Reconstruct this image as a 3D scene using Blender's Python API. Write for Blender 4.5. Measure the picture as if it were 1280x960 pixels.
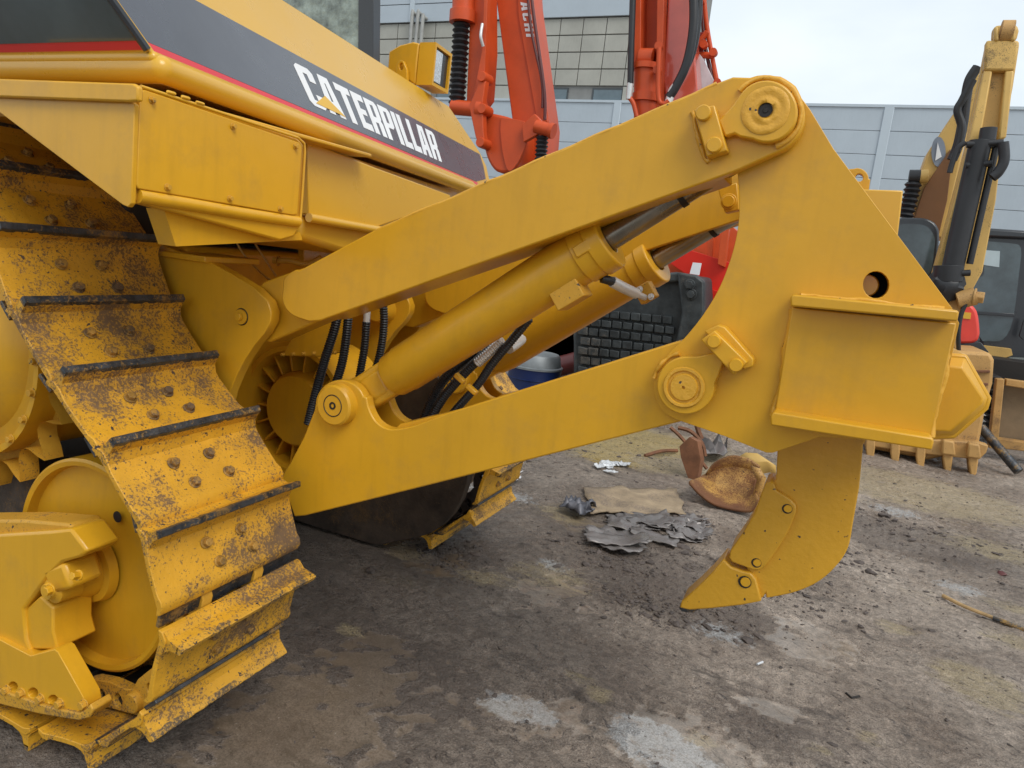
import bpy, bmesh, math, random
from mathutils import Vector, Matrix, noise, geometry
random.seed(7)
S = bpy.context.scene
for o in list(bpy.data.objects): bpy.data.objects.remove(o)
C = S.collection
V = Vector
# ---------------------------------------------------------------- camera
CAM_H = 1.6
RX = V((0.90533718, -0.17071487, 0.38887148))
RY = V((0.41128909, 0.12420116, -0.90300352))
RZ = V((0.10585784, 0.97746126, 0.18265709))
CR = Matrix((RX, RY, RZ))
FPX = 887.0
cd = bpy.data.cameras.new('camera'); cam = bpy.data.objects.new('camera', cd); C.objects.link(cam)
cd.sensor_width = 36.0; cd.lens = FPX / 1280 * 36; cd.clip_start = 0.05; cd.clip_end = 2000
cam.matrix_world = Matrix.Translation((0, 0, CAM_H)) @ CR.to_4x4()
S.camera = cam
S.render.resolution_x = 1024; S.render.resolution_y = 768
# ---------------------------------------------------------------- world, sun, exposure
SUN_EL, SUN_AZ = math.radians(50), math.radians(125)     # azimuth clockwise from +Y
w = bpy.data.worlds.new('World'); S.world = w; w.use_nodes = True
nt = w.node_tree; N = nt.nodes; L = nt.links; N.clear()
out = N.new('ShaderNodeOutputWorld'); bg = N.new('ShaderNodeBackground'); bg.inputs[1].default_value = 0.10
sky = N.new('ShaderNodeTexSky'); sky.sky_type = 'NISHITA'; sky.sun_disc = False
sky.sun_elevation = SUN_EL; sky.sun_rotation = SUN_AZ
tc = N.new('ShaderNodeTexCoord'); mp = N.new('ShaderNodeMapping'); mp.inputs['Scale'].default_value = (1.2, 1.2, 3.0)
nz = N.new('ShaderNodeTexNoise'); nz.inputs['Scale'].default_value = 1.7; nz.inputs['Detail'].default_value = 6; nz.inputs['Roughness'].default_value = .5
rp = N.new('ShaderNodeValToRGB'); rp.color_ramp.elements[0].position = .33; rp.color_ramp.elements[0].color = (6.0, 6.8, 7.5, 1)
rp.color_ramp.elements[1].position = .68; rp.color_ramp.elements[1].color = (8.2, 8.8, 9.2, 1)
mx = N.new('ShaderNodeMixRGB'); mx.inputs[0].default_value = .93
L.new(tc.outputs['Generated'], mp.inputs[0]); L.new(mp.outputs[0], nz.inputs[0]); L.new(nz.outputs[0], rp.inputs[0])
L.new(sky.outputs[0], mx.inputs[1]); L.new(rp.outputs[0], mx.inputs[2]); L.new(mx.outputs[0], bg.inputs[0]); L.new(bg.outputs[0], out.inputs[0])
sl = bpy.data.lights.new('sun', 'SUN'); sl.energy = 1.5; sl.angle = math.radians(30); sl.color = (1, .97, .92)
so = bpy.data.objects.new('sun', sl); C.objects.link(so)
sd = V((math.sin(SUN_AZ) * math.cos(SUN_EL), math.cos(SUN_AZ) * math.cos(SUN_EL), math.sin(SUN_EL)))
so.rotation_euler = sd.to_track_quat('Z', 'Y').to_euler(); so.location = (0, 0, 20)
S.view_settings.view_transform = 'Standard'; S.view_settings.look = 'None'; S.view_settings.exposure = 0.34; S.view_settings.gamma = 1

# ---------------------------------------------------------------- helpers
def ray(x, y):
    return CR @ V((x - 640, -(y - 480), -FPX))
def P(x, y, Y):                      # point of the world plane at distance Y seen at a photo position
    r = ray(x, y); return V((0, 0, CAM_H)) + r * (Y / r.y)
def PX(x, y, X):
    r = ray(x, y); return V((0, 0, CAM_H)) + r * (X / r.x)
def G(x, y, z=0.0):
    r = ray(x, y); return V((0, 0, CAM_H)) + r * ((z - CAM_H) / r.z)

def ramp(nt, a, b, pa, pb):
    r = nt.nodes.new('ShaderNodeValToRGB'); e = r.color_ramp.elements
    e[0].position = pa; e[1].position = pb
    e[0].color = a if len(a) == 4 else (*a, 1); e[1].color = b if len(b) == 4 else (*b, 1); return r
def noise_node(nt, scale, detail=4, rough=.55, vec=None, stretch=None):
    n = nt.nodes.new('ShaderNodeTexNoise'); n.inputs['Scale'].default_value = scale
    n.inputs['Detail'].default_value = detail; n.inputs['Roughness'].default_value = rough
    if vec is not None:
        if stretch:
            m = nt.nodes.new('ShaderNodeMapping'); m.inputs['Scale'].default_value = stretch
            nt.links.new(vec, m.inputs[0]); vec = m.outputs[0]
        nt.links.new(vec, n.inputs['Vector'])
    return n
def mixc(nt, fac, a, b, mode='MIX'):
    m = nt.nodes.new('ShaderNodeMixRGB'); m.blend_type = mode
    for i, v in ((0, fac), (1, a), (2, b)):
        if isinstance(v, (int, float)): m.inputs[i].default_value = v
        elif isinstance(v, tuple): m.inputs[i].default_value = (*v, 1) if len(v) == 3 else v
        else: nt.links.new(v, m.inputs[i])
    return m.outputs[0]
def mathn(nt, op, a, b=0.0, clamp=False):
    m = nt.nodes.new('ShaderNodeMath'); m.operation = op; m.use_clamp = clamp
    for i, v in ((0, a), (1, b)):
        if isinstance(v, (int, float)): m.inputs[i].default_value = v
        else: nt.links.new(v, m.inputs[i])
    return m.outputs[0]
def surf(name, col, rough=.5, metal=0.0, scratch=0.0, var=.12, vs=3.0, bump=.15, bs=40, dirt=0.0, dirtcol=(.06, .045, .035),
         chips=0.0, chipcol=(.05, .035, .03), streak=0.0, coat=0.0, spec=.5, ds=5.0, dist=.004):
    m = bpy.data.materials.new(name); m.use_nodes = True; nt = m.node_tree
    b = nt.nodes['Principled BSDF']; g = nt.nodes.new('ShaderNodeNewGeometry'); pos = g.outputs['Position']
    dark = tuple(c * (1 - var) for c in col); lite = tuple(min(1, c * (1 + var)) for c in col)
    n1 = noise_node(nt, vs, 5, .6, pos); r1 = ramp(nt, dark, lite, .3, .7); nt.links.new(n1.outputs[0], r1.inputs[0]); c = r1.outputs[0]
    rg = None
    if streak:
        n = noise_node(nt, 9, 4, .6, pos, (3, 3, .35)); r = ramp(nt, (0, 0, 0), (1, 1, 1), .5, .78); nt.links.new(n.outputs[0], r.inputs[0])
        c = mixc(nt, mathn(nt, 'MULTIPLY', r.outputs[0], streak), c, tuple(x * .45 + .01 for x in col))
    if scratch:
        n = noise_node(nt, 5, 5, .7, pos); rr_ = ramp(nt, (0, 0, 0), (1, 1, 1), .52, .80); nt.links.new(n.outputs[0], rr_.inputs[0])
        c = mixc(nt, mathn(nt, 'MULTIPLY', rr_.outputs[0], scratch * 1.2), c, (.36, .21, .06))
    if chips:
        n = noise_node(nt, 55, 3, .5, pos); r = ramp(nt, (0, 0, 0), (1, 1, 1), .74 - chips * .1, .755 - chips * .1); nt.links.new(n.outputs[0], r.inputs[0])
        c = mixc(nt, r.outputs[0], c, chipcol)
    if dirt:
        n = noise_node(nt, ds, 7, .68, pos); f = noise_node(nt, 130, 4, .75, pos); big = noise_node(nt, ds * .28, 2, .5, pos)
        n0 = mathn(nt, 'ADD', n.outputs[0], mathn(nt, 'MULTIPLY', mathn(nt, 'SUBTRACT', big.outputs[0], .5), .7))
        n3 = noise_node(nt, 20, 4, .6, pos); dc = mixc(nt, n3.outputs[0], tuple(x * .6 for x in dirtcol), tuple(x * 1.6 for x in dirtcol))
        r0 = ramp(nt, (0, 0, 0), (1, 1, 1), .66 - dirt * .25, .90 - dirt * .25); nt.links.new(n0, r0.inputs[0])
        c = mixc(nt, mathn(nt, 'MULTIPLY', r0.outputs[0], .62), c, dc)
        s_ = mathn(nt, 'ADD', n0, mathn(nt, 'MULTIPLY', mathn(nt, 'SUBTRACT', f.outputs[0], .5), 1.5))
        r = ramp(nt, (0, 0, 0), (1, 1, 1), .745 - dirt * .25, .80 - dirt * .25); nt.links.new(s_, r.inputs[0])
        c = mixc(nt, mathn(nt, 'MULTIPLY', r.outputs[0], .8), c, dc)
        rg = mathn(nt, 'ADD', mathn(nt, 'MULTIPLY', r.outputs[0], .3), rough, True)
    nt.links.new(c, b.inputs['Base Color'])
    if rg is None:
        n = noise_node(nt, 6, 4, .6, pos); rg = mathn(nt, 'ADD', mathn(nt, 'MULTIPLY', mathn(nt, 'SUBTRACT', n.outputs[0], .5), .22), rough, True)
    nt.links.new(rg, b.inputs['Roughness'])
    b.inputs['Metallic'].default_value = metal; b.inputs['Specular IOR Level'].default_value = spec
    if coat: b.inputs['Coat Weight'].default_value = coat; b.inputs['Coat Roughness'].default_value = .12
    if bump:
        n = noise_node(nt, bs, 5, .6, pos); n2 = noise_node(nt, bs * .12, 3, .5, pos)
        h = mathn(nt, 'ADD', n.outputs[0], mathn(nt, 'MULTIPLY', n2.outputs[0], 1.5))
        bp = nt.nodes.new('ShaderNodeBump'); bp.inputs['Strength'].default_value = bump; bp.inputs['Distance'].default_value = dist
        nt.links.new(h, bp.inputs['Height']); nt.links.new(bp.outputs[0], b.inputs['Normal'])
    return m

YC = (.67, .345, .016)
M = {}
M['yellow'] = surf('yellow_paint', YC, .36, var=.09, vs=1.6, bump=.16, bs=26, streak=.16, scratch=.35, spec=.4, coat=.15)
M['yellow_clean'] = surf('yellow_glossy_paint', (.66, .365, .025), .30, var=.05, vs=1.5, bump=.05, bs=20, coat=.25)
M['yellow_track'] = surf('worn_yellow_paint', (.64, .32, .018), .5, var=.14, vs=7, bump=.6, bs=45, chips=.65, dirt=.79, dirtcol=(.10, .062, .04), ds=6.5)
M['yellow_dirty'] = surf('dusty_yellow_paint', (.58, .30, .025), .55, var=.14, vs=5, bump=.4, bs=40, chips=.5, dirt=.22, dirtcol=(.10, .065, .04))
M['weld'] = surf('welded_yellow_bead', (.68, .35, .03), .4, var=.1, bump=.6, bs=70, chips=.5)
M['chipped_edge'] = surf('chipped_yellow_edge', (.62, .32, .03), .5, var=.15, bump=.6, bs=60, chips=.8, dirt=.9, dirtcol=(.045, .043, .042), ds=11)
M['worn_steel'] = surf('worn_dark_steel', (.06, .064, .07), .38, .5, var=.5, vs=25, bump=.9, bs=60, dirt=.45, dirtcol=(.34, .20, .06), ds=16)
M['dark'] = surf('dark_greasy_metal_and_shade', (.022, .018, .015), .6, .2, var=.3, bump=.3)  # dark metal parts, also recess shade put into the colour
M['black_paint'] = surf('black_decal', (.042, .046, .062), .28, var=.2, vs=2, bump=.04, bs=25, coat=.5)
M['red_stripe'] = surf('red_decal', (.62, .03, .045), .4, var=.08, bump=.03)
M['white_decal'] = surf('white_decal', (.78, .78, .78), .45, var=.05, bump=.02)
M['amber_decal'] = surf('amber_decal', (.72, .42, .04), .4, var=.04, bump=.02)
M['rubber'] = surf('black_rubber', (.018, .018, .02), .45, var=.3, bump=.2, bs=60)
M['chrome'] = surf('rod_chrome', (.30, .27, .22), .28, .9, var=.3, vs=6, bump=.08)
M['silver'] = surf('silver_fitting', (.68, .68, .66), .38, .35, var=.15, bump=.1)
M['red'] = surf('orange_red_paint', (.56, .075, .016), .42, var=.12, bump=.08, chips=.05, spec=.35)
M['red_bright'] = surf('bright_red_paint', (.62, .02, .008), .4, var=.06, bump=.05, spec=.35)
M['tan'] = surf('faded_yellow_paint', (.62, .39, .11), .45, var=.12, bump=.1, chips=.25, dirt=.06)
M['tan_shade'] = surf('shaded_tan_paint', (.17, .07, .02), .6, var=.15)  # tan paint darkened to carry the shade of the boom underside
M['tan_dirty'] = surf('muddy_yellow_steel', (.48, .27, .085), .6, var=.2, bump=.5, chips=.4, dirt=.25, dirtcol=(.14, .08, .045))
M['rust'] = surf('rusty_steel', (.20, .085, .04), .75, .1, var=.35, vs=9, bump=.6, dirt=.2, dirtcol=(.08, .05, .04))
M['rust_yellow'] = surf('rusty_yellow_steel', (.46, .25, .06), .5, .0, var=.25, vs=9, bump=.5, chips=.8, dirt=1.12, dirtcol=(.12, .042, .018), ds=5)
M['clad'] = surf('pale_blue_cladding', (.40, .455, .50), .38, var=.07, streak=.10, vs=.5, bump=.02, bs=3)
M['clad_join'] = surf('cladding_batten', (.44, .50, .545), .4, var=.03, bump=0)
M['clad_dark'] = surf('grey_cladding', (.33, .39, .45), .4, var=.03, vs=.5, bump=.02, bs=3)
M['tile'] = surf('pale_stone_panel', (.37, .365, .32), .7, var=.10, vs=.9, bump=.1, bs=8, streak=.25)
M['joint'] = surf('panel_joint', (.22, .22, .21), .8, var=.1, bump=0)
M['winglass'] = surf('window_glass', (.12, .16, .18), .08, var=.1, bump=0)
M['frame_dark'] = surf('window_frame_metal', (.06, .07, .075), .5, bump=0)
M['black_plastic'] = surf('black_cab_paint', (.022, .025, .03), .3, var=.1, bump=.05, coat=.3)
M['cabglass'] = surf('cab_glass', (.06, .085, .095), .08, var=.5, vs=2.5, bump=0, coat=.5)
M['blue'] = surf('blue_drum_paint', (.008, .02, .085), .4, var=.15, bump=.05)
M['white_drum'] = surf('drum_lid_metal', (.22, .235, .24), .5, .4, var=.25, bump=.1)
M['pad'] = surf('weathered_black_steel', (.036, .041, .042), .5, .2, var=.5, vs=9, bump=.7, bs=25, dirt=.18, dirtcol=(.11, .09, .07), streak=.4)
M['brown'] = surf('dark_red_paint', (.10, .02, .018), .4, bump=.1)
M['wood'] = surf('old_wood', (.42, .27, .12), .8, var=.3, vs=25, bump=.5)
M['pipe_grey'] = surf('grey_pipe', (.33, .33, .31), .5, var=.2, bump=.1)
M['sheet_grey'] = surf('crumpled_grey_sheet', (.20, .18, .17), .38, .3, var=.3, bump=.4, dirt=.25, dirtcol=(.12, .10, .08))
M['sheet_tan'] = surf('muddy_tan_board', (.31, .23, .145), .8, var=.3, vs=8, bump=.6, dirt=.72, dirtcol=(.13, .10, .08))
M['plastic_white'] = surf('torn_white_plastic', (.60, .61, .62), .35, var=.3, bump=.4, dirt=.3, dirtcol=(.2, .17, .14))
M['shade_brown'] = surf('shaded_brown_steel', (.055, .038, .026), .8, var=.5, vs=9, bump=.7, dirt=.3, dirtcol=(.12, .07, .03))  # shade around and between the tracks put into a dark brown
M['bolt_mud'] = surf('muddy_bolt', (.36, .19, .035), .6, var=.5, vs=30, bump=.6, bs=80, dirt=.9, dirtcol=(.10, .065, .04), ds=18)
M['yellow_pitted'] = surf('pitted_yellow_paint', (.62, .32, .02), .38, var=.12, vs=3, bump=.35, bs=60, chips=.42, streak=.15, coat=.1)
M['mud'] = surf('mud_clod_and_link_shade', (.085, .066, .056), .75, var=.5, vs=12, bump=.8, bs=60)
M['lamp_lens'] = surf('lamp_lens', (.65, .68, .70), .1, .6, var=.2, bump=.6, bs=60)

def finish(name, bm, mat, parent=None, bevel=0.0, smooth=40, kind=None, solid=0.0, seg=2):
    bm.normal_update()
    me = bpy.data.meshes.new(name)
    bmesh.ops.recalc_face_normals(bm, faces=bm.faces)
    bm.to_mesh(me); bm.free()
    me.materials.append(M[mat] if isinstance(mat, str) else mat)
    if smooth:
        me.polygons.foreach_set('use_smooth', [True] * len(me.polygons)); me.set_sharp_from_angle(angle=math.radians(smooth))
    o = bpy.data.objects.new(name, me); C.objects.link(o)
    if solid:
        s = o.modifiers.new('solid', 'SOLIDIFY'); s.thickness = solid; s.offset = 0
    if bevel:
        b = o.modifiers.new('bevel', 'BEVEL'); b.width = bevel; b.segments = seg; b.limit_method = 'ANGLE'; b.angle_limit = math.radians(42)
    if parent is not None: adopt(o, parent)
    if kind: o['kind'] = kind
    return o
def wloc(o):
    p = V(o.location)
    while o.parent: o = o.parent; p = p + V(o.location)
    return p
def adopt(o, parent):                # parts are modelled in world space; only locations are used on parents
    o.parent = parent; o.location = V(o.location) - wloc(parent)
def thing(name, label, cat, loc, group=None):
    o = bpy.data.objects.new(name, None); C.objects.link(o); o.location = loc; o.empty_display_size = .2
    o['label'] = label; o['category'] = cat
    if group: o['group'] = group
    return o
def tag(o, label, cat, group=None):
    o['label'] = label; o['category'] = cat
    if group: o['group'] = group
    return o

def arc(cx, cy, r, a0, a1, n=10, ry=None):
    ry = ry or r
    return [(cx + r * math.cos(math.radians(a0 + (a1 - a0) * i / n)), cy + ry * math.sin(math.radians(a0 + (a1 - a0) * i / n))) for i in range(n + 1)]
def curve(pts, n=6):                 # smooth open curve through points
    r = []
    for i in range(len(pts) - 1):
        p0 = V(pts[max(i - 1, 0)]); p1 = V(pts[i]); p2 = V(pts[i + 1]); p3 = V(pts[min(i + 2, len(pts) - 1)])
        for k in range(n):
            t = k / n
            r.append(tuple(.5 * ((2 * p1) + (p2 - p0) * t + (2 * p0 - 5 * p1 + 4 * p2 - p3) * t * t + (3 * p1 - p0 - 3 * p2 + p3) * t ** 3)))
    r.append(tuple(pts[-1])); return r
def prism(bm, pts3, dv, holes=()):
    """outline pts3 (planar, world) swept by vector dv, holes likewise"""
    loops = [list(pts3)] + [list(h) for h in holes]
    fr, bk, ef, eb = [], [], [], []
    for lp in loops:
        a = [bm.verts.new(p) for p in lp]; b = [bm.verts.new(p + dv) for p in lp]
        n = len(lp)
        for i in range(n):
            bm.faces.new((a[i], a[(i + 1) % n], b[(i + 1) % n], b[i]))
        fr.append(a); bk.append(b)
    if len(loops) == 1:
        bm.faces.new(fr[0]); bm.faces.new(list(reversed(bk[0])))
    else:
        for vs in (fr, bk):
            es = []
            for lp in vs:
                for i in range(len(lp)): es.append(bm.edges.get((lp[i], lp[(i + 1) % len(lp)])))
            bmesh.ops.triangle_fill(bm, edges=es, use_beauty=True, use_dissolve=False)
    return bm
def plate(name, px, Y, th, mat, parent=None, holes=(), bevel=.004, move=None, **k):
    bm = bmesh.new()
    prism(bm, [P(x, y, Y) for x, y in px], V((0, th, 0)), [[P(x, y, Y) for x, y in h] for h in holes])
    if move: 
        for v in bm.verts: v.co = move(v.co)
    return finish(name, bm, mat, parent, bevel, **k)
def basis(ax):
    ax = V(ax).normalized(); t = V((0, 0, 1)) if abs(ax.z) < .9 else V((1, 0, 0))
    u = ax.cross(t).normalized(); return ax, u, ax.cross(u)
def lathe(bm, prof, org, ax, seg=32, a0=0, a1=360):
    ax, u, v = basis(ax); full = abs(a1 - a0) >= 360; n = seg if full else seg + 1
    rings = []
    for t, r in prof:
        if r < 1e-6: rings.append([bm.verts.new(V(org) + ax * t)]); continue
        rings.append([bm.verts.new(V(org) + ax * t + (u * math.cos(math.radians(a0 + (a1 - a0) * i / seg)) + v * math.sin(math.radians(a0 + (a1 - a0) * i / seg))) * r) for i in range(n)])
    for A, B in zip(rings, rings[1:]):
        for i in range(seg):
            j = (i + 1) % n
            if len(A) == 1 and len(B) == 1: continue
            if len(A) == 1: bm.faces.new((A[0], B[j], B[i]))
            elif len(B) == 1: bm.faces.new((A[i], A[j], B[0]))
            else: bm.faces.new((A[i], A[j], B[j], B[i]))
def cyl(bm, a, b, r, r2=None, seg=24):
    a = V(a); b = V(b); d = (b - a).length; r2 = r if r2 is None else r2
    lathe(bm, [(0, 0), (0, r), (d, r2), (d, 0)], a, b - a, seg)
def cylo(name, a, b, r, mat, parent=None, r2=None, seg=24, bevel=.003, **k):
    bm = bmesh.new(); cyl(bm, a, b, r, r2, seg); return finish(name, bm, mat, parent, bevel, **k)
def box(bm, c, s, rot=None):
    m = Matrix.Translation(c) @ (rot.to_4x4() if rot else Matrix()) @ Matrix.Diagonal((*s, 1))
    bmesh.ops.create_cube(bm, size=1, matrix=m)
def boxo(name, c, s, mat, parent=None, rot=None, bevel=.004, **k):
    bm = bmesh.new(); box(bm, c, s, rot); return finish(name, bm, mat, parent, bevel, **k)
def spline3(pts, n=8):
    pts = [V(p) for p in pts]; r = []
    for i in range(len(pts) - 1):
        p0 = pts[max(i - 1, 0)]; p1 = pts[i]; p2 = pts[i + 1]; p3 = pts[min(i + 2, len(pts) - 1)]
        for k in range(n):
            t = k / n; r.append(.5 * ((2 * p1) + (p2 - p0) * t + (2 * p0 - 5 * p1 + 4 * p2 - p3) * t * t + (3 * p1 - p0 - 3 * p2 + p3) * t ** 3))
    r.append(pts[-1]); return r
def tube(bm, pts, r, seg=10, ridge=0.0, pitch=.01, fn=None):
    """round tube; ridge adds corrugation rings"""
    if ridge:
        L_ = [0]
        for a, b in zip(pts, pts[1:]): L_.append(L_[-1] + (b - a).length)
        m = max(4, int(L_[-1] / pitch) * 2); q = []; k = 0
        for i in range(m + 1):
            s = L_[-1] * i / m
            while k < len(pts) - 2 and L_[k + 1] < s: k += 1
            q.append(pts[k].lerp(pts[k + 1], (s - L_[k]) / max(1e-9, L_[k + 1] - L_[k])))
        pts = q
    rings = []; u = None
    for i, p in enumerate(pts):
        t = (pts[min(i + 1, len(pts) - 1)] - pts[max(i - 1, 0)]).normalized()
        if u is None: u = basis(t)[1]
        u = (u - t * u.dot(t)).normalized(); v = t.cross(u)
        rr = r(i / (len(pts) - 1)) if callable(r) else r
        if ridge: rr += ridge if i % 2 else -ridge
        rings.append([bm.verts.new(p + (u * math.cos(2 * math.pi * k / seg) + v * math.sin(2 * math.pi * k / seg)) * rr) for k in range(seg)])
    for A, B in zip(rings, rings[1:]):
        for k in range(seg): bm.faces.new((A[k], A[(k + 1) % seg], B[(k + 1) % seg], B[k]))
    bm.faces.new(rings[0]); bm.faces.new(list(reversed(rings[-1])))
def tubeo(name, pts, r, mat, parent=None, n=8, **k):
    sm = k.pop('smooth', 60); bm = bmesh.new(); tube(bm, spline3(pts, n), r, **k); return finish(name, bm, mat, parent, smooth=sm)
def loft(name, rows, mat, parent=None, solid=.004, jit=0.0, **k):
    bm = bmesh.new(); vs = []
    for r in rows:
        vs.append([bm.verts.new(V(p) + (noise.noise_vector(V(p) * 9) * jit if jit else V())) for p in r])
    for A, B in zip(vs, vs[1:]):
        for i in range(len(A) - 1): bm.faces.new((A[i], A[i + 1], B[i + 1], B[i]))
    return finish(name, bm, mat, parent, solid=solid, **k)
def hexbolt(bm, c, ax, r, h, seg=6, washer=True):
    if washer: lathe(bm, [(0, r * 1.35), (h * .22, r * 1.35), (h * .22, 0)], c, ax, 16)
    lathe(bm, [(0, r), (h, r), (h, 0)], V(c) + V(ax).normalized() * h * .2, ax, seg)
def bolt(name, c, ax, r, h, mat, parent, **k):
    bm = bmesh.new(); hexbolt(bm, c, ax, r, h, **k); return finish(name, bm, mat, parent, bevel=r * .1, smooth=30)
def bead(name, pts, r, mat, parent, jit=.35, seg=6):
    """lumpy weld bead along points"""
    q = spline3(pts, max(2, int(24 / max(1, len(pts) - 1)))); bm = bmesh.new()
    tube(bm, [p + noise.noise_vector(p * 60) * r * jit for p in q], lambda t: r * (1 + .3 * math.sin(t * 140) + .2 * random.random()), seg=seg)
    return finish(name, bm, mat, parent, smooth=80)

# letters in a unit cell: width w, height 1
def glyph(ch, w=.52, s=.195):
    c = .09
    if ch == 'C': return [[(w, .66), (w, 1 - c), (w - c, 1), (c, 1), (0, 1 - c), (0, c), (c, 0), (w - c, 0), (w, c), (w, .34), (w - s, .34), (w - s, s * .9), (s, s * .9), (s, 1 - s * .9), (w - s, 1 - s * .9), (w - s, .66)]], w
    if ch == 'A': w += .04; return [[(0, 0), (s, 0), (s * 1.15, .2), (w - s * 1.15, .2), (w - s, 0), (w, 0), (w - .12, 1), (.12, 1)], [(s * 1.25, .36), (w - s * 1.25, .36), (w / 2 + .02, .82), (w / 2 - .02, .82)]], w
    if ch == 'T': return [[(w / 2 - s / 2, 0), (w / 2 + s / 2, 0), (w / 2 + s / 2, 1 - s), (w, 1 - s), (w, 1), (0, 1), (0, 1 - s), (w / 2 - s / 2, 1 - s)]], w
    if ch == 'E': w -= .08; return [[(0, 0), (w, 0), (w, s), (s, s), (s, .42), (w - .04, .42), (w - .04, .58), (s, .58), (s, 1 - s), (w, 1 - s), (w, 1), (0, 1)]], w
    if ch == 'P': return [[(0, 0), (s, 0), (s, .38), (w - c, .38), (w, .38 + c), (w, 1 - c), (w - c, 1), (0, 1)], [(s, .52), (w - s, .52), (w - s, .86), (s, .86)]], w
    if ch == 'R': return [[(0, 0), (s, 0), (s, .36), (w - s, .36), (w - s, 0), (w, 0), (w, .38), (w - .05, .45), (w, .52), (w, 1 - c), (w - c, 1), (0, 1)], [(s, .52), (w - s, .52), (w - s, .86), (s, .86)]], w
    if ch == 'I': return [[(0, 0), (s, 0), (s, 1), (0, 1)]], s
    if ch == 'H': return [[(0, 0), (s, 0), (s, .42), (w - s, .42), (w - s, 0), (w, 0), (w, 1), (w - s, 1), (w - s, .58), (s, .58), (s, 1), (0, 1)]], w
    if ch == 'L': w -= .1; return [[(0, 0), (w, 0), (w, s), (s, s), (s, 1), (0, 1)]], w
def write(text, fn, dv, mat, parent, gap=.09, cuts=None, name='letter'):
    """fn(u,v) with u,v in 0..1 gives the 3D place; dv the raised thickness"""
    gl = []; x = 0
    for ch in text:
        g, w_ = glyph(ch); gl.append((g, x)); x += w_ + gap
    tot = x - gap
    for g, x0 in gl:
        bm = bmesh.new()
        cv = [[fn((x0 + px) / tot, py) for px, py in lp] for lp in g]
        prism(bm, cv[0], dv, cv[1:]); finish(name, bm, mat, parent, smooth=0)

# ---------------------------------------------------------------- ground
def near_px(pts):
    return [(G(x, y), r) for x, y, r in pts]
WETS = near_px([(640, 880, .20), (690, 895, .15), (830, 925, .20), (850, 955, .25), (740, 660, .30), (560, 700, .2), (470, 830, .35), (330, 905, .25), (960, 880, .2), (1010, 800, .25), (700, 740, .25)])
def gz(x, y):
    p = V((x, y, 0))
    d = math.hypot(x, y)
    f = noise.fractal(p * .9, 1.0, 2.1, 3) * .012
    r = noise.fractal(p * 6 + V((3, 7, 0)), .7, 2.2, 5) * .009
    q = V((x * .35 + y * 1.2, y * .3 - x * 1.1, 0)) * 3.2
    t = (1 - abs(noise.fractal(q, .8, 2, 4))) ** 7 * .020 * max(0, noise.noise(p * .7 + V((9, 2, 1))) + .30)
    z = f + r + t
    for c, rad in WETS:
        dd = math.hypot(x - c.x, (y - c.y)) / rad
        if dd < 2: z -= .017 * math.exp(-dd * dd)
    if -1.8 < x and 1 < y < 9: z += .0055 * noise.noise(p * 13) + .003 * noise.noise(p * 31)
    z = max(z, -.0115 + .0004 * noise.noise(p * 20))
    return z - .004
def axis_vals(lo, hi, fa, fb, n_f, n_s):
    a = [fa + (fb - fa) * i / n_f for i in range(n_f + 1)]
    l = [fa - (fa - lo) * ((i / n_s) ** 2.6) for i in range(n_s, 0, -1)]
    h = [fb + (hi - fb) * ((i / n_s) ** 2.6) for i in range(1, n_s + 1)]
    return l + a + h
xs = axis_vals(-150, 150, -3.2, 3.4, 380, 26)
ys = [ -60 + 60.6 * (i / 10) for i in range(10)] + [.6 + 10 * ((i / 430) ** 1.45) for i in range(431)] + [10.6 + 190 * ((i / 26) ** 2.6) for i in range(1, 27)]
bm = bmesh.new(); grid = [[bm.verts.new((x, y, gz(x, y))) for x in xs] for y in ys]
for A, B in zip(grid, grid[1:]):
    for i in range(len(A) - 1): bm.faces.new((A[i], A[i + 1], B[i + 1], B[i]))
gme = bpy.data.meshes.new('ground'); bm.verts.ensure_lookup_table()
la = bm.verts.layers.float.new('painted_sheen'); lb = bm.verts.layers.float.new('sand'); lc = bm.verts.layers.float.new('darkmud'); ld = bm.verts.layers.float.new('paintmark')
PMK = near_px([(800, 545, .35), (770, 556, .35), (825, 556, .3), (760, 575, .25)])
PAINTED_SHEEN = near_px([(628, 878, .10), (672, 886, .08), (820, 925, .10), (850, 950, .15), (800, 905, .08), (690, 705, .10), (560, 600, .15), (1120, 640, .2), (900, 790, .15), (1000, 660, .12), (640, 620, .18), (1200, 735, .15)])
SAND = near_px([(875, 918, .06), (1085, 920, .05), (1025, 935, .04), (1240, 870, .16), (1210, 840, .12), (1260, 800, .12), (1120, 785, .10), (1250, 690, .3), (1180, 625, .6), (820, 552, .5), (780, 545, .5), (845, 575, .4), (760, 565, .5), (705, 640, .2), (600, 720, .10), (440, 785, .06), (720, 845, .05), (750, 868, .05), (690, 720, .2), (510, 690, .12), (1265, 760, .12), (1100, 600, .6)])
DARK = near_px([(460, 830, .35), (520, 850, .2), (800, 690, .35), (840, 740, .3), (1100, 665, .35), (1200, 690, .45), (900, 770, .25), (960, 900, .25), (740, 650, .3), (570, 690, .2)])
for v in bm.verts:
    if abs(v.co.x) < 4 and 0 < v.co.y < 12:
        for lay, lst in ((la, PAINTED_SHEEN), (lb, SAND), (lc, DARK), (ld, PMK)):
            t = 0
            for c_, rad in lst:
                dx_ = (v.co.x - c_.x) / (rad * 1.5); dy_ = (v.co.y - c_.y) / rad; d2 = dx_ * dx_ + dy_ * dy_
                if d2 < 6: t += math.exp(-d2)
            v[lay] = min(1, t)
gm = bpy.data.materials.new('muddy_yard_ground'); gm.use_nodes = True; nt = gm.node_tree; b = nt.nodes['Principled BSDF']
pos = nt.nodes.new('ShaderNodeNewGeometry').outputs['Position']
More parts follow.
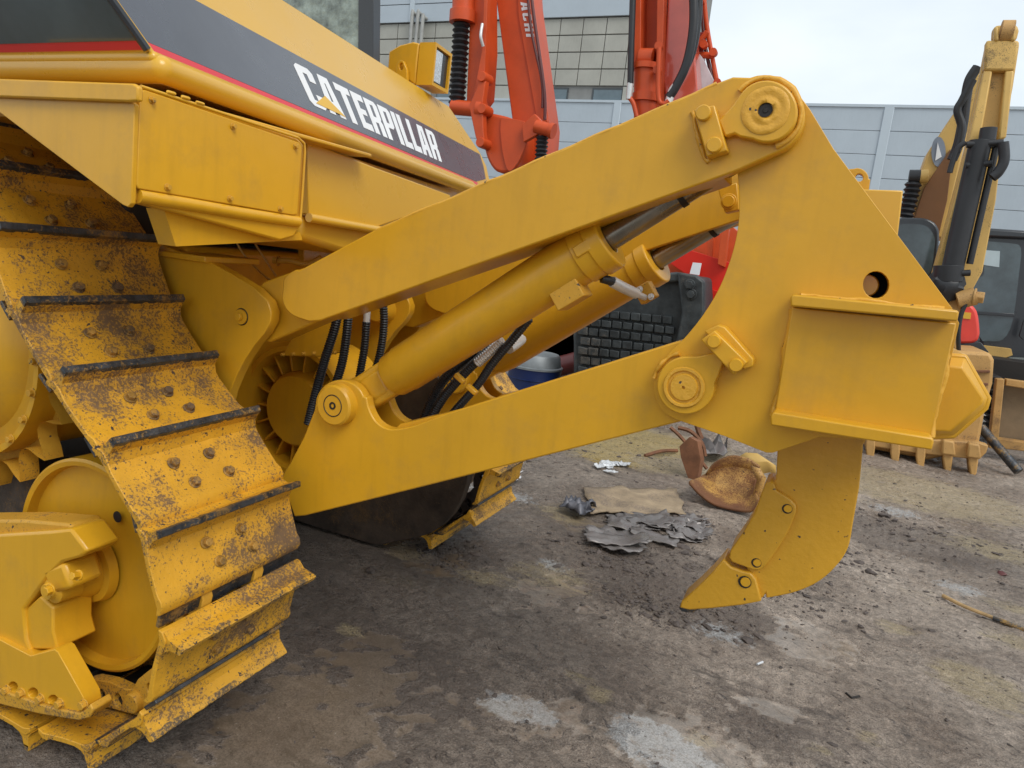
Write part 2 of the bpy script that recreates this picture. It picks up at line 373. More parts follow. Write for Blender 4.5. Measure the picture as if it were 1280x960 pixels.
sx = nt.nodes.new('ShaderNodeSeparateXYZ'); nt.links.new(pos, sx.inputs[0])
n1 = noise_node(nt, 1.3, 6, .62, pos); r1 = ramp(nt, (.27, .205, .158), (.58, .475, .385), .33, .67); nt.links.new(n1.outputs[0], r1.inputs[0])
n2 = noise_node(nt, 22, 6, .7, pos); r2 = ramp(nt, (.58, .58, .58), (1.28, 1.28, 1.28), .34, .66); nt.links.new(n2.outputs[0], r2.inputs[0])
c = mixc(nt, 1.0, r1.outputs[0], r2.outputs[0], 'MULTIPLY')
n3 = noise_node(nt, .95, 5, .7, pos, (1, 1.4, 1)); r3 = ramp(nt, (0, 0, 0), (1, 1, 1), .60, .72); nt.links.new(n3.outputs[0], r3.inputs[0])
n3b = noise_node(nt, 9, 6, .75, pos); r3b = ramp(nt, (0, 0, 0), (1, 1, 1), .42, .6); nt.links.new(n3b.outputs[0], r3b.inputs[0])
c = mixc(nt, mathn(nt, 'MULTIPLY', mathn(nt, 'MULTIPLY', r3.outputs[0], r3b.outputs[0]), .8), c, (.52, .42, .25))      # pale sandy patches
n4 = noise_node(nt, 3.5, 7, .75, pos, (.5, 1.6, 1)); r4 = ramp(nt, (0, 0, 0), (1, 1, 1), .58, .64); nt.links.new(n4.outputs[0], r4.inputs[0])
c = mixc(nt, mathn(nt, 'MULTIPLY', r4.outputs[0], .6), c, (.055, .045, .038))                                           # dark crumbs of mud
n5 = noise_node(nt, 5, 7, .8, pos); r5 = ramp(nt, (0, 0, 0), (1, 1, 1), .66, .70); nt.links.new(n5.outputs[0], r5.inputs[0])
c = mixc(nt, mathn(nt, 'MULTIPLY', r5.outputs[0], .6), c, (.55, .55, .55))                                              # pale grey cement bits
def attr(nm, scale, lo, hi, amt, col, stretch=None):
    global c
    a_ = nt.nodes.new('ShaderNodeAttribute'); a_.attribute_name = nm
    n_ = noise_node(nt, scale, 7, .75, pos, stretch); v_ = mathn(nt, 'ADD', a_.outputs['Fac'], mathn(nt, 'MULTIPLY', mathn(nt, 'SUBTRACT', n_.outputs[0], .5), 2.2))
    g_ = mathn(nt, 'MULTIPLY', a_.outputs['Fac'], 6.0, True)
    r_ = ramp(nt, (0, 0, 0), (1, 1, 1), lo, hi); nt.links.new(v_, r_.inputs[0]); f_ = mathn(nt, 'MULTIPLY', mathn(nt, 'MULTIPLY', r_.outputs[0], amt), g_)
    c = mixc(nt, f_, c, col); return f_
# wetter, darker mud beside and behind the tracks
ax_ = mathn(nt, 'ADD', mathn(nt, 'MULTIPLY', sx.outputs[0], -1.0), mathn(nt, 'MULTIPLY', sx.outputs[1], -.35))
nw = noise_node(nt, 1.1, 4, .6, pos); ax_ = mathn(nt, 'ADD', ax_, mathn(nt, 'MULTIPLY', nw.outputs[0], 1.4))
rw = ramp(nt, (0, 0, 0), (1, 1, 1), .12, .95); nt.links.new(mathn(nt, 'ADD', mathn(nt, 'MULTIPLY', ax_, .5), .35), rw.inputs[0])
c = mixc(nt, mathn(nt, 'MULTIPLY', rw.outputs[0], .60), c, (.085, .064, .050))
attr('darkmud', 12, .5, .85, .6, (.14, .108, .088), (.6, 1.5, 1))
attr('paintmark', 10, .62, .85, .7, (.55, .36, .05), (.6, 2.2, 1))
attr('sand', 14, .55, 1.0, .6, (.52, .41, .23), (.6, 1.6, 1))
mpn = nt.nodes.new('ShaderNodeMapping'); mpn.inputs['Rotation'].default_value = (0, 0, math.radians(35)); nt.links.new(pos, mpn.inputs[0])
for sc_, lo_, hi_, am_, st_, cc_ in ((11, .59, .66, .5, (.35, 1.5, 1), (.085, .066, .055)), (30, .60, .64, .8, (.5, 1.4, 1), (.07, .055, .047)), (75, .62, .66, .7, (1, 1, 1), (.06, .05, .042)), (60, .64, .68, .55, (1, 1, 1), (.62, .58, .53))):
    ns = noise_node(nt, sc_, 6, .7, mpn.outputs[0], st_); rs = ramp(nt, (0, 0, 0), (1, 1, 1), lo_, hi_); nt.links.new(ns.outputs[0], rs.inputs[0]); c = mixc(nt, mathn(nt, 'MULTIPLY', rs.outputs[0], am_), c, cc_)
f_sheen = attr('painted_sheen', 26, .70, 1.0, .65, (.62, .63, .63))  # sky reflection in the puddles painted as pale grey patches
n9 = noise_node(nt, 160, 4, .7, pos); r9 = ramp(nt, (.62, .62, .62), (1.3, 1.3, 1.3), .36, .64); nt.links.new(n9.outputs[0], r9.inputs[0]); c = mixc(nt, 1.0, c, r9.outputs[0], 'MULTIPLY')
rl = ramp(nt, (1, 1, 1), (0, 0, 0), .2, .8)
lw = mathn(nt, 'MULTIPLY', mathn(nt, 'ADD', sx.outputs[2], .0160), 400.0, True); nt.links.new(lw, rl.inputs[0])
c = mixc(nt, mathn(nt, 'MULTIPLY', rl.outputs[0], .45), c, (.15, .12, .085))
nt.links.new(c, b.inputs['Base Color'])
nr = noise_node(nt, 2.2, 6, .7, pos); rr = ramp(nt, (.20, .20, .20), (.60, .60, .60), .38, .64); nt.links.new(nr.outputs[0], rr.inputs[0])
rough = mixc(nt, rl.outputs[0], mixc(nt, mathn(nt, 'MULTIPLY', f_sheen, 1.0), mixc(nt, mathn(nt, 'MULTIPLY', rw.outputs[0], .6), rr.outputs[0], (.22, .22, .22)), (.12, .12, .12)), (.06, .06, .06)); nt.links.new(rough, b.inputs['Roughness'])
nb = noise_node(nt, 45, 8, .75, pos); nb2 = noise_node(nt, 9, 6, .7, pos)
nb3 = noise_node(nt, 120, 5, .7, pos)
hb = mathn(nt, 'ADD', mathn(nt, 'ADD', nb.outputs[0], mathn(nt, 'MULTIPLY', nb3.outputs[0], .5)), mathn(nt, 'MULTIPLY', nb2.outputs[0], 2.0))
bp = nt.nodes.new('ShaderNodeBump'); bp.inputs['Distance'].default_value = .035
nt.links.new(mathn(nt, 'SUBTRACT', .85, mathn(nt, 'MULTIPLY', rl.outputs[0], .80)), bp.inputs['Strength']); nt.links.new(hb, bp.inputs['Height']); nt.links.new(bp.outputs[0], b.inputs['Normal'])
finish('ground', bm, gm, smooth=180, kind='structure')

# ================================================================ bulldozer
dozer = thing('bulldozer', 'large yellow crawler bulldozer with raised single-shank ripper and black CATERPILLAR band', 'bulldozer', (-1.9, 2.2, 0))
Y0, TW = 1.17, .51                    # near edge and width of the near track
TRK = 1.85                            # distance to the other track

# ---- track shoes
def shoe_mesh():
    bm = bmesh.new(); n = 14
    prof = [(-.030, -.012), (-.012, .004), (.0, .006), (.018, .004), (.05, -.002), (.10, -.003), (.165, -.001), (.185, .006), (.205, .004), (.222, -.010),
            (.222, -.024), (.20, -.014), (.10, -.019), (.0, -.016), (-.030, -.026)]
    rings = []
    for k in range(n + 1):
        y = TW * k / n
        rings.append([bm.verts.new((s, y, z + .0018 * noise.noise(V((s * 30, y * 22, 0))))) for s, z in prof])
    for A, B in zip(rings, rings[1:]):
        for i in range(len(prof)): bm.faces.new((A[i], A[(i + 1) % len(prof)], B[(i + 1) % len(prof)], B[i]))
    bm.faces.new(rings[0]); bm.faces.new(list(reversed(rings[-1])))
    return finish('track_shoe', bm, 'yellow_track', bevel=.002, smooth=50)
def grouser_mesh(tip):
    bm = bmesh.new(); n = 40
    if tip: prof = [(-.0165, .041), (-.0155, .0575), (-.013, .0600), (.002, .0565), (.0045, .054), (.0068, .041)]
    else: prof = [(-.030, -.008), (-.0165, .010), (-.0155, .046), (.0055, .046), (.012, .020), (.034, .001), (.03, -.01)]
    rings = []
    for k in range(n + 1):
        y = TW * k / n + (.004 if k == 0 else -.004 if k == n else 0); j = noise.noise(V((0, y * 45, 0))) * .005 + noise.noise(V((4, y * 9, 0))) * .005
        rings.append([bm.verts.new((s + j * .3, y, z + ((j * .5 if z > .05 else j * 1.6) if tip else 0))) for s, z in prof])
    for A, B in zip(rings, rings[1:]):
        for i in range(len(prof)): bm.faces.new((A[i], A[(i + 1) % len(prof)], B[(i + 1) % len(prof)], B[i]))
    bm.faces.new(rings[0]); bm.faces.new(list(reversed(rings[-1])))
    return finish('worn_tip' if tip else 'grouser', bm, 'worn_steel' if tip else 'yellow_track', smooth=30)
p_shoe = shoe_mesh(); p_gr = grouser_mesh(False); p_tip = grouser_mesh(True); p_tip2 = grouser_mesh(True); p_tip2.data.materials[0] = M['chipped_edge']
bm = bmesh.new(); hexbolt(bm, V((0, 0, 0)), V((0, 0, 1)), .0132, .013); p_bolt = finish('shoe_bolt', bm, 'bolt_mud', bevel=.0015)
def link_mesh():
    bm = bmesh.new()
    out_ = [(-.05, -.03), (.20, -.03), (.215, -.06), (.20, -.10), (.16, -.112), (.07, -.115), (.0, -.105), (-.05, -.115), (-.085, -.09), (-.085, -.05)]
    h1 = [(.045 + .02 * math.cos(a), -.062 + .024 * math.sin(a)) for a in [i * math.pi / 5 for i in range(10)]]
    h2 = [(.125 + .02 * math.cos(a), -.062 + .024 * math.sin(a)) for a in [i * math.pi / 5 for i in range(10)]]
    f = lambda l: [V((s, 0, z)) for s, z in l]
    prism(bm, f(out_), V((0, .035, 0)), [f(h1), f(h2)])
    lathe(bm, [(-.02, 0), (-.02, .030), (.0, .034), (.002, .034)], V((-.045, 0, -.078)), (0, 1, 0), 20)
    return finish('track_link', bm, 'yellow_dirty', bevel=.003)
p_link = link_mesh(); p_link_shade = link_mesh(); p_link_shade.data.materials[0] = M['mud']  # far links darkened: the machine's shadow is put into their colour
bm = bmesh.new(); cyl(bm, (-.045, .14, -.078), (-.045, .37, -.078), .028); box(bm, (.09, .255, -.045), (.15, .20, .03)); p_pin = finish('chain_pin', bm, 'dark', bevel=.002)
bm = bmesh.new(); box(bm, V((-.045, TW / 2, -.034)), (.06, TW * .94, .012)); p_lip = finish('overlap_lip', bm, 'worn_steel', bevel=.002)
protos = [p_link_shade, p_lip, p_shoe, p_gr, p_tip, p_tip2, p_bolt, p_link, p_pin]
IC = V((-1.853, 0, .553))              # idler centre (x,z)
RG = .536
tips = [(-1.994, 1.523), (-1.901, 1.342), (-1.746, 1.182), (-1.561, 1.03), (-1.388, .842)]
def place_track(dy):
    fr = []
    # measured grouser tips down the slack rear run
    up = [(-2.62, 1.90), (-2.39, 1.86), (-2.19, 1.76), (-2.06, 1.63)]
    pts = [(-3.55, 1.90), (-3.3, 1.90), (-3.08, 1.90), (-2.85, 1.90)] + up[:0] + [(-2.62, 1.89), (-2.385, 1.83), (-2.16, 1.69)] + [tips[0]] + tips[1:]
    for i in range(len(pts) - 1):
        a = V((pts[i][0], 0, pts[i][1])); b_ = V((pts[i + 1][0], 0, pts[i + 1][1]))
        t = (b_ - a).normalized(); n = V((-t.z, 0, t.x)); n = -n if n.z < 0 and i < 3 else n
        if n.x < 0 and n.z < 0: n = -n
        fr.append((a - n * .060, t, n))
    # wrapped round the idler
    a0 = math.atan2(tips[4][1] - IC.z, tips[4][0] - IC.x)
    ang = a0
    for k in range(4):
        n = V((math.cos(ang), 0, math.sin(ang))); am = ang - .22; t = V((math.sin(am), 0, -math.cos(am))); n2 = V((math.cos(am), 0, math.sin(am)))
        p = IC + n * (RG - .060)
        fr.append((p, t, n2)); ang -= .58
    # flat on the ground
    x = -1.945
    while x > -3.7:
        fr.append((V((x, 0, .058)), V((-1, 0, 0)), V((0, 0, -1)))); x -= .235
    for fi, (p, t, n) in enumerate(fr):
        y = V((0, 1, 0)); yy = y if t.cross(y).dot(n) > 0 else y
        m = Matrix((t, y, n)).transposed().to_4x4(); m.translation = p + V((0, Y0 + dy, 0))
        o = p_shoe.copy(); C.objects.link(o)
        jit = Matrix.Rotation(random.uniform(-.012, .012), 4, 'Z')
        o.matrix_world = m @ jit; mw = m @ jit
        wrapped = len(fr) - 12 <= fi < len(fr) - 8
        if wrapped: mw = mw @ Matrix.Diagonal((.90, 1, 1, 1))
        o.parent = dozer; o.matrix_basis = Matrix.Translation(-dozer.location) @ mw
        def child(src, loc=(0, 0, 0), rz=0):
            c_ = src.copy(); C.objects.link(c_); c_.parent = o; c_.location = loc; c_.rotation_euler = (0, 0, rz)
        child(p_gr); child(p_tip if fi < len(fr) - 11 else p_tip2); (child(p_lip, (-.012, 0, .010) if wrapped and fi > len(fr) - 11 else (0, 0, -.012)) if fi < len(fr) - 8 else None)
        for s in (.075, .145):
            for q in (.36, .60): child(p_bolt, (s, TW * q + (.02 if s > .1 else -.01), -.001), random.random())
        child(p_link_shade if dy else p_link, (0, .14, 0)); child(p_link_shade if dy else p_link, (0, .33, 0)); child(p_pin)
place_track(0); place_track(TRK)
for p in protos: bpy.data.objects.remove(p)

# ---- idler wheels, hub, track frames, sprockets
def idler(dy):
    c0 = V((IC.x - .035, 1.335 + dy, IC.z - .015)); R_ = .332
    bm = bmesh.new()
    lathe(bm, [(0, .07), (0.012, .09), (.022, .10), (.035, R_ - .06), (.032, R_ - .028), (.004, R_ - .022), (0, R_ - .008), (.006, R_), (.19, R_), (.196, R_ - .01), (.19, R_ - .03), (.15, R_ - .05), (.15, 0)], c0, (0, 1, 0), 72)
    w_ = finish('idler_wheel', bm, 'yellow', dozer, smooth=35)
    bm = bmesh.new(); lathe(bm, [(.0, 0), (.0, .075), (.03, .082), (.035, .105), (.06, .112)], c0 + V((0, -.045, 0)), (0, 1, 0), 40); finish('idler_hub', bm, 'yellow', w_, smooth=35)
    bm = bmesh.new(); lathe(bm, [(-.03, .056), (-.03, .064), (.02, .085), (.03, .085)], c0 + V((0, -.045, 0)), (0, 1, 0), 40); lathe(bm, [(-.03, 0), (-.03, .056)], c0 + V((0, -.045, 0)), (0, 1, 0), 40); finish('hub_cap', bm, 'yellow', w_, smooth=35)
    for q_ in ((147, 646),):
        bm = bmesh.new(); lathe(bm, [(0, .017), (-.0015, .017), (-.0015, 0)], P(*q_, 1.352) + V((0, dy, 0)), (0, 1, 0), 20); finish('idler_hole', bm, 'dark', w_)
idler(0); idler(TRK)
boxo('added_shade_wall', V((-3.7, 1.78, .93)), (3.1, .06, 1.35), 'shade_brown', dozer, bevel=.01)  # wall added to darken the recess behind the sprocket; shade in its brown
boxo('added_inner_shade_frame', V((-3.2, 1.50, .56)), (2.3, .16, .34), 'shade_brown', dozer, bevel=.01)  # frame added dark for the shaded inside of the track
boxo('belly_shade_box', V((-2.75, 2.4, .62)), (1.1, .9, .55), 'dark', dozer, bevel=.02)  # shade under the machine put into the dark colour of this box
def shift(dy): return (lambda co: co + V((0, dy, 0))) if dy else None
for dy in (0, TRK):
    mv = shift(dy)
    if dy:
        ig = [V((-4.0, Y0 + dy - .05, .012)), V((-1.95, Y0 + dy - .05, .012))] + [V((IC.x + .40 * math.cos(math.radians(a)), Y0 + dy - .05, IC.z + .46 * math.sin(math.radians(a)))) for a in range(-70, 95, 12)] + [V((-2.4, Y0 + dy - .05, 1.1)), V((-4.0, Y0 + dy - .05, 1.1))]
        bm = bmesh.new(); prism(bm, ig, V((0, .05, 0))); finish('inner_shade_slab', bm, 'shade_brown', dozer, bevel=.004)  # added slab, its dark brown stands for the far track's shaded interior
    if dy: continue
    plate('track_frame', [(-60, 672), (60, 664), (88, 661), (109, 689), (100, 697), (78, 703), (60, 720), (44, 742), (29, 762), (32, 800), (38, 816), (-60, 792)], 1.19, .10, 'yellow', dozer, bevel=.008, move=mv)
    tf = plate('track_frame_arm', [(-60, 655), (30, 655), (86, 660), (109, 689), (100, 700), (86, 698), (70, 705), (-60, 700)], 1.21, .09, 'yellow_dirty', dozer, bevel=.008, move=(lambda co, d=dy: co + V((0, d + .0, .012))))
    plate('frame_web', [(28, 764), (50, 745), (66, 760), (66, 790), (72, 812), (36, 812)], 1.20, .12, 'yellow', dozer, bevel=.006, move=mv)
    plate('roller_guard', [(-60, 786), (0, 800), (38, 820), (68, 812), (72, 815), (104, 872), (106, 884), (98, 890), (60, 880), (-60, 846)], 1.175, .05, 'yellow', dozer, bevel=.006, move=mv,
          holes=[arc(16, 858, 6, 0, 330, 9), arc(41, 866, 6.5, 0, 330, 9), arc(66, 875, 6.5, 0, 330, 9)])
    plate('guard_strip', [(-60, 852), (0, 863), (60, 884), (98, 892), (108, 886), (112, 880), (116, 888), (112, 897), (98, 901), (50, 893), (-60, 866)], 1.165, .06, 'yellow_dirty', dozer, bevel=.004, move=mv)
    for q in ((10, 862), (28, 866), (52, 873), (76, 879), (106, 880)): 
        o = bolt('guard_bolt', P(*q, 1.175) + V((0, dy, 0)), (0, -1, 0), .012, .012, 'yellow_dirty', dozer)
    # clamp block on the idler shaft
    c0 = P(66, 737, 1.20) + V((0, dy, 0))
    bm = bmesh.new(); box(bm, P(92, 716, 1.24) + V((0, dy, 0)), (.10, .10, .075), Matrix.Rotation(math.radians(-28), 3, 'Y')); finish('shaft_clamp', bm, 'yellow', dozer, bevel=.012)
    bm = bmesh.new(); lathe(bm, [(-.02, 0), (-.02, .022), (-.008, .026), (0, .040), (.06, .044)], c0, (0, 1, 0), 26); finish('clamp_eye', bm, 'yellow', dozer)
    bolt('clamp_bolt', P(64, 737, 1.17) + V((0, dy, 0)), (0, -1, 0), .013, .014, 'yellow', dozer)
    bolt('clamp_bolt', P(99, 719, 1.18) + V((0, dy, 0)), (.1, -1, .3), .011, .02, 'yellow', dozer)
    # sprocket
    SC = V((-2.445, 1.34 + dy, 1.135)); bm = bmesh.new(); pts = []
    T = 19
    for k in range(T):
        a = 2 * math.pi * k / T + .10
        for i in range(9):
            u = i / 8; aa = a + (u - .5) * 2 * math.pi / T
            e = abs(u - .5) * 2
            rr_ = .468 - .085 * math.sqrt(max(0, 1 - (e / .80) ** 2)) if e < .80 else .468
            pts.append(SC + V((math.cos(aa) * rr_, 0, math.sin(aa) * rr_)))
    prism(bm, pts, V((0, .06, 0)), [[SC + V((math.cos(-t * .262) * .25, 0, math.sin(-t * .262) * .25)) for t in range(24)]])
    spk = finish('drive_sprocket', bm, 'yellow_dirty', dozer, bevel=.003)
    bm = bmesh.new(); lathe(bm, [(-.10, 0), (-.10, .13), (-.07, .17), (-.05, .24), (.0, .285), (.01, .335), (-.02, .34), (-.02, .36), (.05, .36), (.3, .36)], SC, (0, 1, 0), 64); hb_ = finish('final_drive_hub', bm, 'yellow', dozer, smooth=35)
    for k in range(22):
        a = 2 * math.pi * k / 22; 
        bolt('hub_bolt', SC + V((math.cos(a) * .348, -.021, math.sin(a) * .348)), (0, -1, 0), .011, .012, 'yellow_dirty', spk)

# ---- rear of the machine: case, brackets, ribbed brake housing
BK, BZ = -2.0, 0
boxo('rear_case', V((-2.42, 2.45, 1.0)), (.75, 1.3, 1.0), 'yellow', dozer, bevel=.02)
boxo('rear_case_top', V((-2.6, 2.5, 1.62)), (.9, 1.7, .22), 'dark', dozer, bevel=.02)
bracket = [(190, 300), (222, 314), (260, 326), (290, 343), (318, 360), (334, 376), (339, 390), (338, 402), (330, 417), (318, 431), (306, 449), (296, 468), (287, 490), (275, 540), (200, 540), (185, 380)]
plate('ripper_bracket', bracket, 1.715, .04, 'yellow', dozer, bevel=.003)
plate('ripper_bracket', bracket, 1.90, .04, 'yellow', dozer, bevel=.003)
plate('ripper_bracket', bracket, 1.715, .04, 'yellow', dozer, bevel=.003, move=lambda co: co + V((0, .80, 0)))
plate('ripper_bracket', bracket, 1.715, .04, 'yellow', dozer, bevel=.003, move=lambda co: co + V((0, .99, 0)))
boxo('bracket_gusset', PX(262, 322, -1.95), (.22, .24, .02), 'yellow', dozer)
bm = bmesh.new(); lathe(bm, [(-.07, 0), (-.07, .045), (-.065, .05), (0, .055)], P(302, 396, 1.715) + V((0, .80, 0)), (0, 1, 0), 36); finish('pivot_boss', bm, 'yellow', dozer, smooth=35)
c0 = P(302, 396, 1.715); bm = bmesh.new()
lathe(bm, [(0, 0), (-.006, 0), (-.006, .024), (0, .024)], c0, (0, 1, 0), 30); finish('bracket_pin', bm, 'yellow', dozer)
bm = bmesh.new(); lathe(bm, [(-.0005, .024), (-.0015, .025), (-.0015, .027), (-.0005, .028)], c0, (0, 1, 0), 30); finish('pin_gap', bm, 'dark', dozer)
bolt('pin_bolt', c0 + V((0, -.006, 0)), (0, -1, 0), .012, .010, 'yellow', dozer, washer=False)
# ribbed round housing between the tracks
hc = P(412, 503, 2.36)
bm = bmesh.new(); lathe(bm, [(-.22, 0), (-.22, .135), (-.20, .15), (-.10, .155), (0, .155)], hc, (0, 1, 0), 60); hs = finish('brake_housing', bm, 'yellow', dozer, smooth=35)
bm = bmesh.new(); lathe(bm, [(0, .14), (0, .232), (-.22, .232), (-.23, .236), (-.23, .255), (.05, .255)], hc, (0, 1, 0), 72); finish('housing_flange', bm, 'yellow', hs, smooth=35)
for k in range(18):
    a = math.radians(k * 20 + 4); d_ = V((math.cos(a), 0, math.sin(a)))
    boxo('rib', hc + d_ * .193 + V((0, -.10, 0)), (.080, .19, .009), 'yellow', hs, rot=Matrix.Rotation(-a, 3, 'Y'), bevel=.002)
plate('splitter_cover', [(352, 445), (366, 420), (395, 402), (432, 396), (430, 440), (400, 446)], 2.08, .03, 'yellow', dozer)
for k in range(6): bolt('cover_bolt', P(354 + k * 13, 443 - k * .5, 2.078), (0, -1, 0), .006, .01, 'yellow_dirty', dozer)

# ---- ripper: upper arms
top_pin = (957, 139)
arm_body = [(374, 338), (465, 289), (895, 104), (916, 96)] + arc(956, 143, 50, -112, 60, 16) + [(955, 198), (922, 213), (735, 281), (400, 401), (386, 402)] + arc(381, 370, 29, 105, 200, 7) + arc(377, 362, 26, 205, 255, 4)
slot = [(374, 338), (465, 289), (895, 104), (900, 130), (905, 219), (735, 281), (400, 401), (386, 402)] + arc(381, 370, 29, 105, 200, 7) + arc(377, 362, 26, 205, 255, 4)
def far_map(dy0):
    def f(co):
        t = max(-.3, (co.x + 1.55) / 1.3)
        return V((co.x - .02 * t, co.y + dy0 - .22 * t, co.z - .045 * t))
    return f
def upper_arm(mv, off=0):
    plate('upper_arm_cheek', arm_body, 1.700, .040, 'yellow', dozer, bevel=.004, move=mv)
    plate('upper_arm', [(x, y + 2) if y < 300 and x > 465 else (x, y) for x, y in slot[1:-8]] + [(400, 388), (430, 330)], 1.7405, .15, 'yellow', dozer, bevel=.004, move=mv)
    plate('upper_arm_neck', [(308, 372), (330, 352), (372, 337), (430, 320), (440, 388), (395, 403), (338, 428), (312, 425), (296, 410)], 1.765, .09, 'yellow', dozer, bevel=.006, move=mv)
upper_arm(None)
upper_arm(far_map(.84))
bead('weld_seam', [P(470 + k * 30.4, 288 - k * 13.05, 1.7) + V((0, .005, .001)) for k in range(15)], .0045, 'weld', dozer)
# pin flange, retaining block
fl = arc(958, 139, 39, -150, 118, 26) + [(925, 171), (918, 167), (906, 171), (897, 150), (908, 140), (917, 130)]
plate('pin_retainer', fl, 1.672, .028, 'yellow', dozer, bevel=.004)
pc = P(957, 138, 1.672)
bm = bmesh.new(); lathe(bm, [(-.001, .050), (-.003, .046), (-.0035, .040), (-.0015, .033), (-.0015, .029), (-.0035, .025), (-.0035, .016), (.001, .015)], pc, (0, 1, 0), 40); 
for v in bm.verts: v.co += noise.noise_vector(v.co * 50) * .0015
finish('pin_weld', bm, 'weld', dozer, smooth=80)
bm = bmesh.new(); lathe(bm, [(-.0037, .0145), (-.0010, .0135), (-.0008, .006), (-.0024, .005), (-.0024, 0)], pc, (0, 1, 0), 24); finish('pin_bore', bm, 'dark', dozer)
bead('weld_seam', [P(x, y, 1.7) + V((0, -.002, 0)) for x, y in arc(958, 141, 43, -140, 75, 12)], .006, 'weld', dozer)
plate('retainer_block', [(867, 137), (893, 131), (909, 188), (883, 196)], 1.655, .045, 'yellow', dozer, bevel=.003)
for q in ((880, 142), (893.5, 182)):
    bm = bmesh.new(); c0 = P(*q, 1.655); lathe(bm, [(0, .0165), (-.012, .0165), (-.014, .0145), (-.014, 0)], c0, (0, 1, 0), 22); finish('block_bolt', bm, 'yellow', dozer)
bead('weld_seam', [P(x, y, 1.698) for x, y in ((865, 140), (872, 168), (880, 196), (886, 203))], .005, 'weld', dozer)
plate('retainer_block', [(897, 236), (921, 228), (924, 262), (906, 266)], 2.14, .045, 'yellow', dozer, bevel=.003)
bolt('block_bolt', P(911, 252, 2.14), (0, -1, 0), .017, .012, 'yellow', dozer, seg=16)

# ---- lower arms
low = [(393, 512), (380, 545), (363, 578), (355, 590), (352, 600), (368, 646), (380, 645), (530, 608), (862, 524), (885, 500), (880, 450), (858, 425), (846, 427), (560, 516)] + \
      curve([(560, 516), (520, 531), (497, 536), (482, 535), (469, 526), (461, 511), (458, 497)], 4)[1:] + arc(425, 506, 31, -20, -165, 12)
lowx = [(500, 530), (560, 516), (846, 427), (858, 425), (880, 450), (885, 500), (862, 524), (530, 608), (480, 620), (470, 560)]
def lower_arm(mv):
    plate('lower_arm_plate', low, 1.765, .036, 'yellow', dozer, bevel=.004, move=mv)
    f2 = (lambda co: mv(co + V((0, .115, 0)))) if mv else (lambda co: co + V((0, .115, 0)))
    plate('lower_arm_plate', low, 1.765, .036, 'yellow', dozer, bevel=.004, move=f2)
    plate('lower_arm', lowx, 1.8005, .080, 'yellow', dozer, bevel=.003, move=mv)
    o = P(425, 505, 1.765)
    if mv: o = mv(o)
    bm = bmesh.new(); lathe(bm, [(.0, .066), (-.030, .064), (-.036, .058), (-.036, .034), (-.034, .033), (-.036, .032), (-.036, 0)], o, (0, 1, 0), 48); finish('pivot_boss', bm, 'yellow', dozer, smooth=35)
    bm = bmesh.new(); lathe(bm, [(-.0365, .0315), (-.0375, .0325), (-.0375, .034), (-.0365, .035)], o, (0, 1, 0), 36); finish('pin_gap', bm, 'dark', dozer)
    bm = bmesh.new(); lathe(bm, [(-.0368, .012), (-.0375, .012), (-.0375, .006), (-.030, .006), (-.030, 0)], o, (0, 1, 0), 20); finish('pin_bore', bm, 'dark', dozer)
lower_arm(None)
lower_arm(far_map(.80))
# top edge strip of the near lower arm
# ---- rear frame
left_edge = curve([(921, 208), (924, 240), (923, 280), (915, 318), (900, 358), (880, 392), (858, 420), (840, 438), (828, 452)], 5)
rear = left_edge + arc(860, 484, 43, 200, 110, 8) + [(905, 545), (958, 566), (966, 566), (1025, 546), (1165, 556), (1199, 404), (1190, 385), (1042, 186), (1012, 136), (1000, 120), (960, 96), (930, 110), (921, 150)]
hole = arc(1095, 356, 16.5, 0, 340, 17, 17)
plate('rear_frame_plate', rear, 1.745, .05, 'yellow', dozer, holes=[hole], bevel=.004)
plate('rear_frame_plate', [p for p in rear], 1.90, .05, 'yellow', dozer, bevel=.004, holes=[[(1025 + .6 * (x - 1025), y) for x, y in arc(1095, 356, 13, 0, 340, 15)]] and [])
def mirror_rear(co): return co + V((-.02, .55, -.06))
plate('rear_frame_plate', rear, 1.745, .05, 'yellow', dozer, bevel=.004, move=mirror_rear)
bm = bmesh.new(); lathe(bm, [(-.02, 0), (-.02, .022), (-.016, .025), (.08, .025)], P(1083, 357, 1.81), (0, 1, 0), 26); finish('inner_pin', bm, 'yellow_clean', dozer)
bm = bmesh.new(); lathe(bm, [(0, .034), (.0, .045), (.10, .045), (.10, 0)], P(1095, 356, 1.796), (0, 1, 0), 30); finish('hole_shade_cup', bm, 'dark', dozer)  # cup added behind the hole, whose shadow is its dark colour
# tool beam with flanges
bm = bmesh.new(); beam = [(990, 384), (1196, 404), (1163, 548), (966, 528)]
prism(bm, [P(x, y, 1.725) for x, y in beam], V((0, .0195, 0))); finish('beam_face', bm, 'yellow', dozer, bevel=.003)
bm = bmesh.new(); prism(bm, [P(x, y, 1.7955) for x, y in [(992, 380), (1190, 400), (1160, 552), (968, 530)]], V((0, .60, 0))); finish('tool_beam', bm, 'yellow', dozer, bevel=.003)
plate('beam_flange', [(988, 372), (991, 368), (1198, 388), (1199, 391), (1197, 402), (988, 383)], 1.672, .072, 'yellow', dozer, bevel=.004)
plate('beam_flange', [(963, 520), (967, 515), (1165, 547), (1168, 551), (1165, 563), (963, 532)], 1.672, .072, 'yellow', dozer, bevel=.004)
bead('weld_seam', [P(x, y, 1.738) for x, y in ((991, 388), (986, 420), (978, 470), (968, 520))], .008, 'weld', dozer, jit=.6)
bead('weld_seam', [P(x, y, 1.738) for x, y in ((1190, 410), (1182, 450), (1172, 500), (1163, 545))], .007, 'weld', dozer, jit=.6)
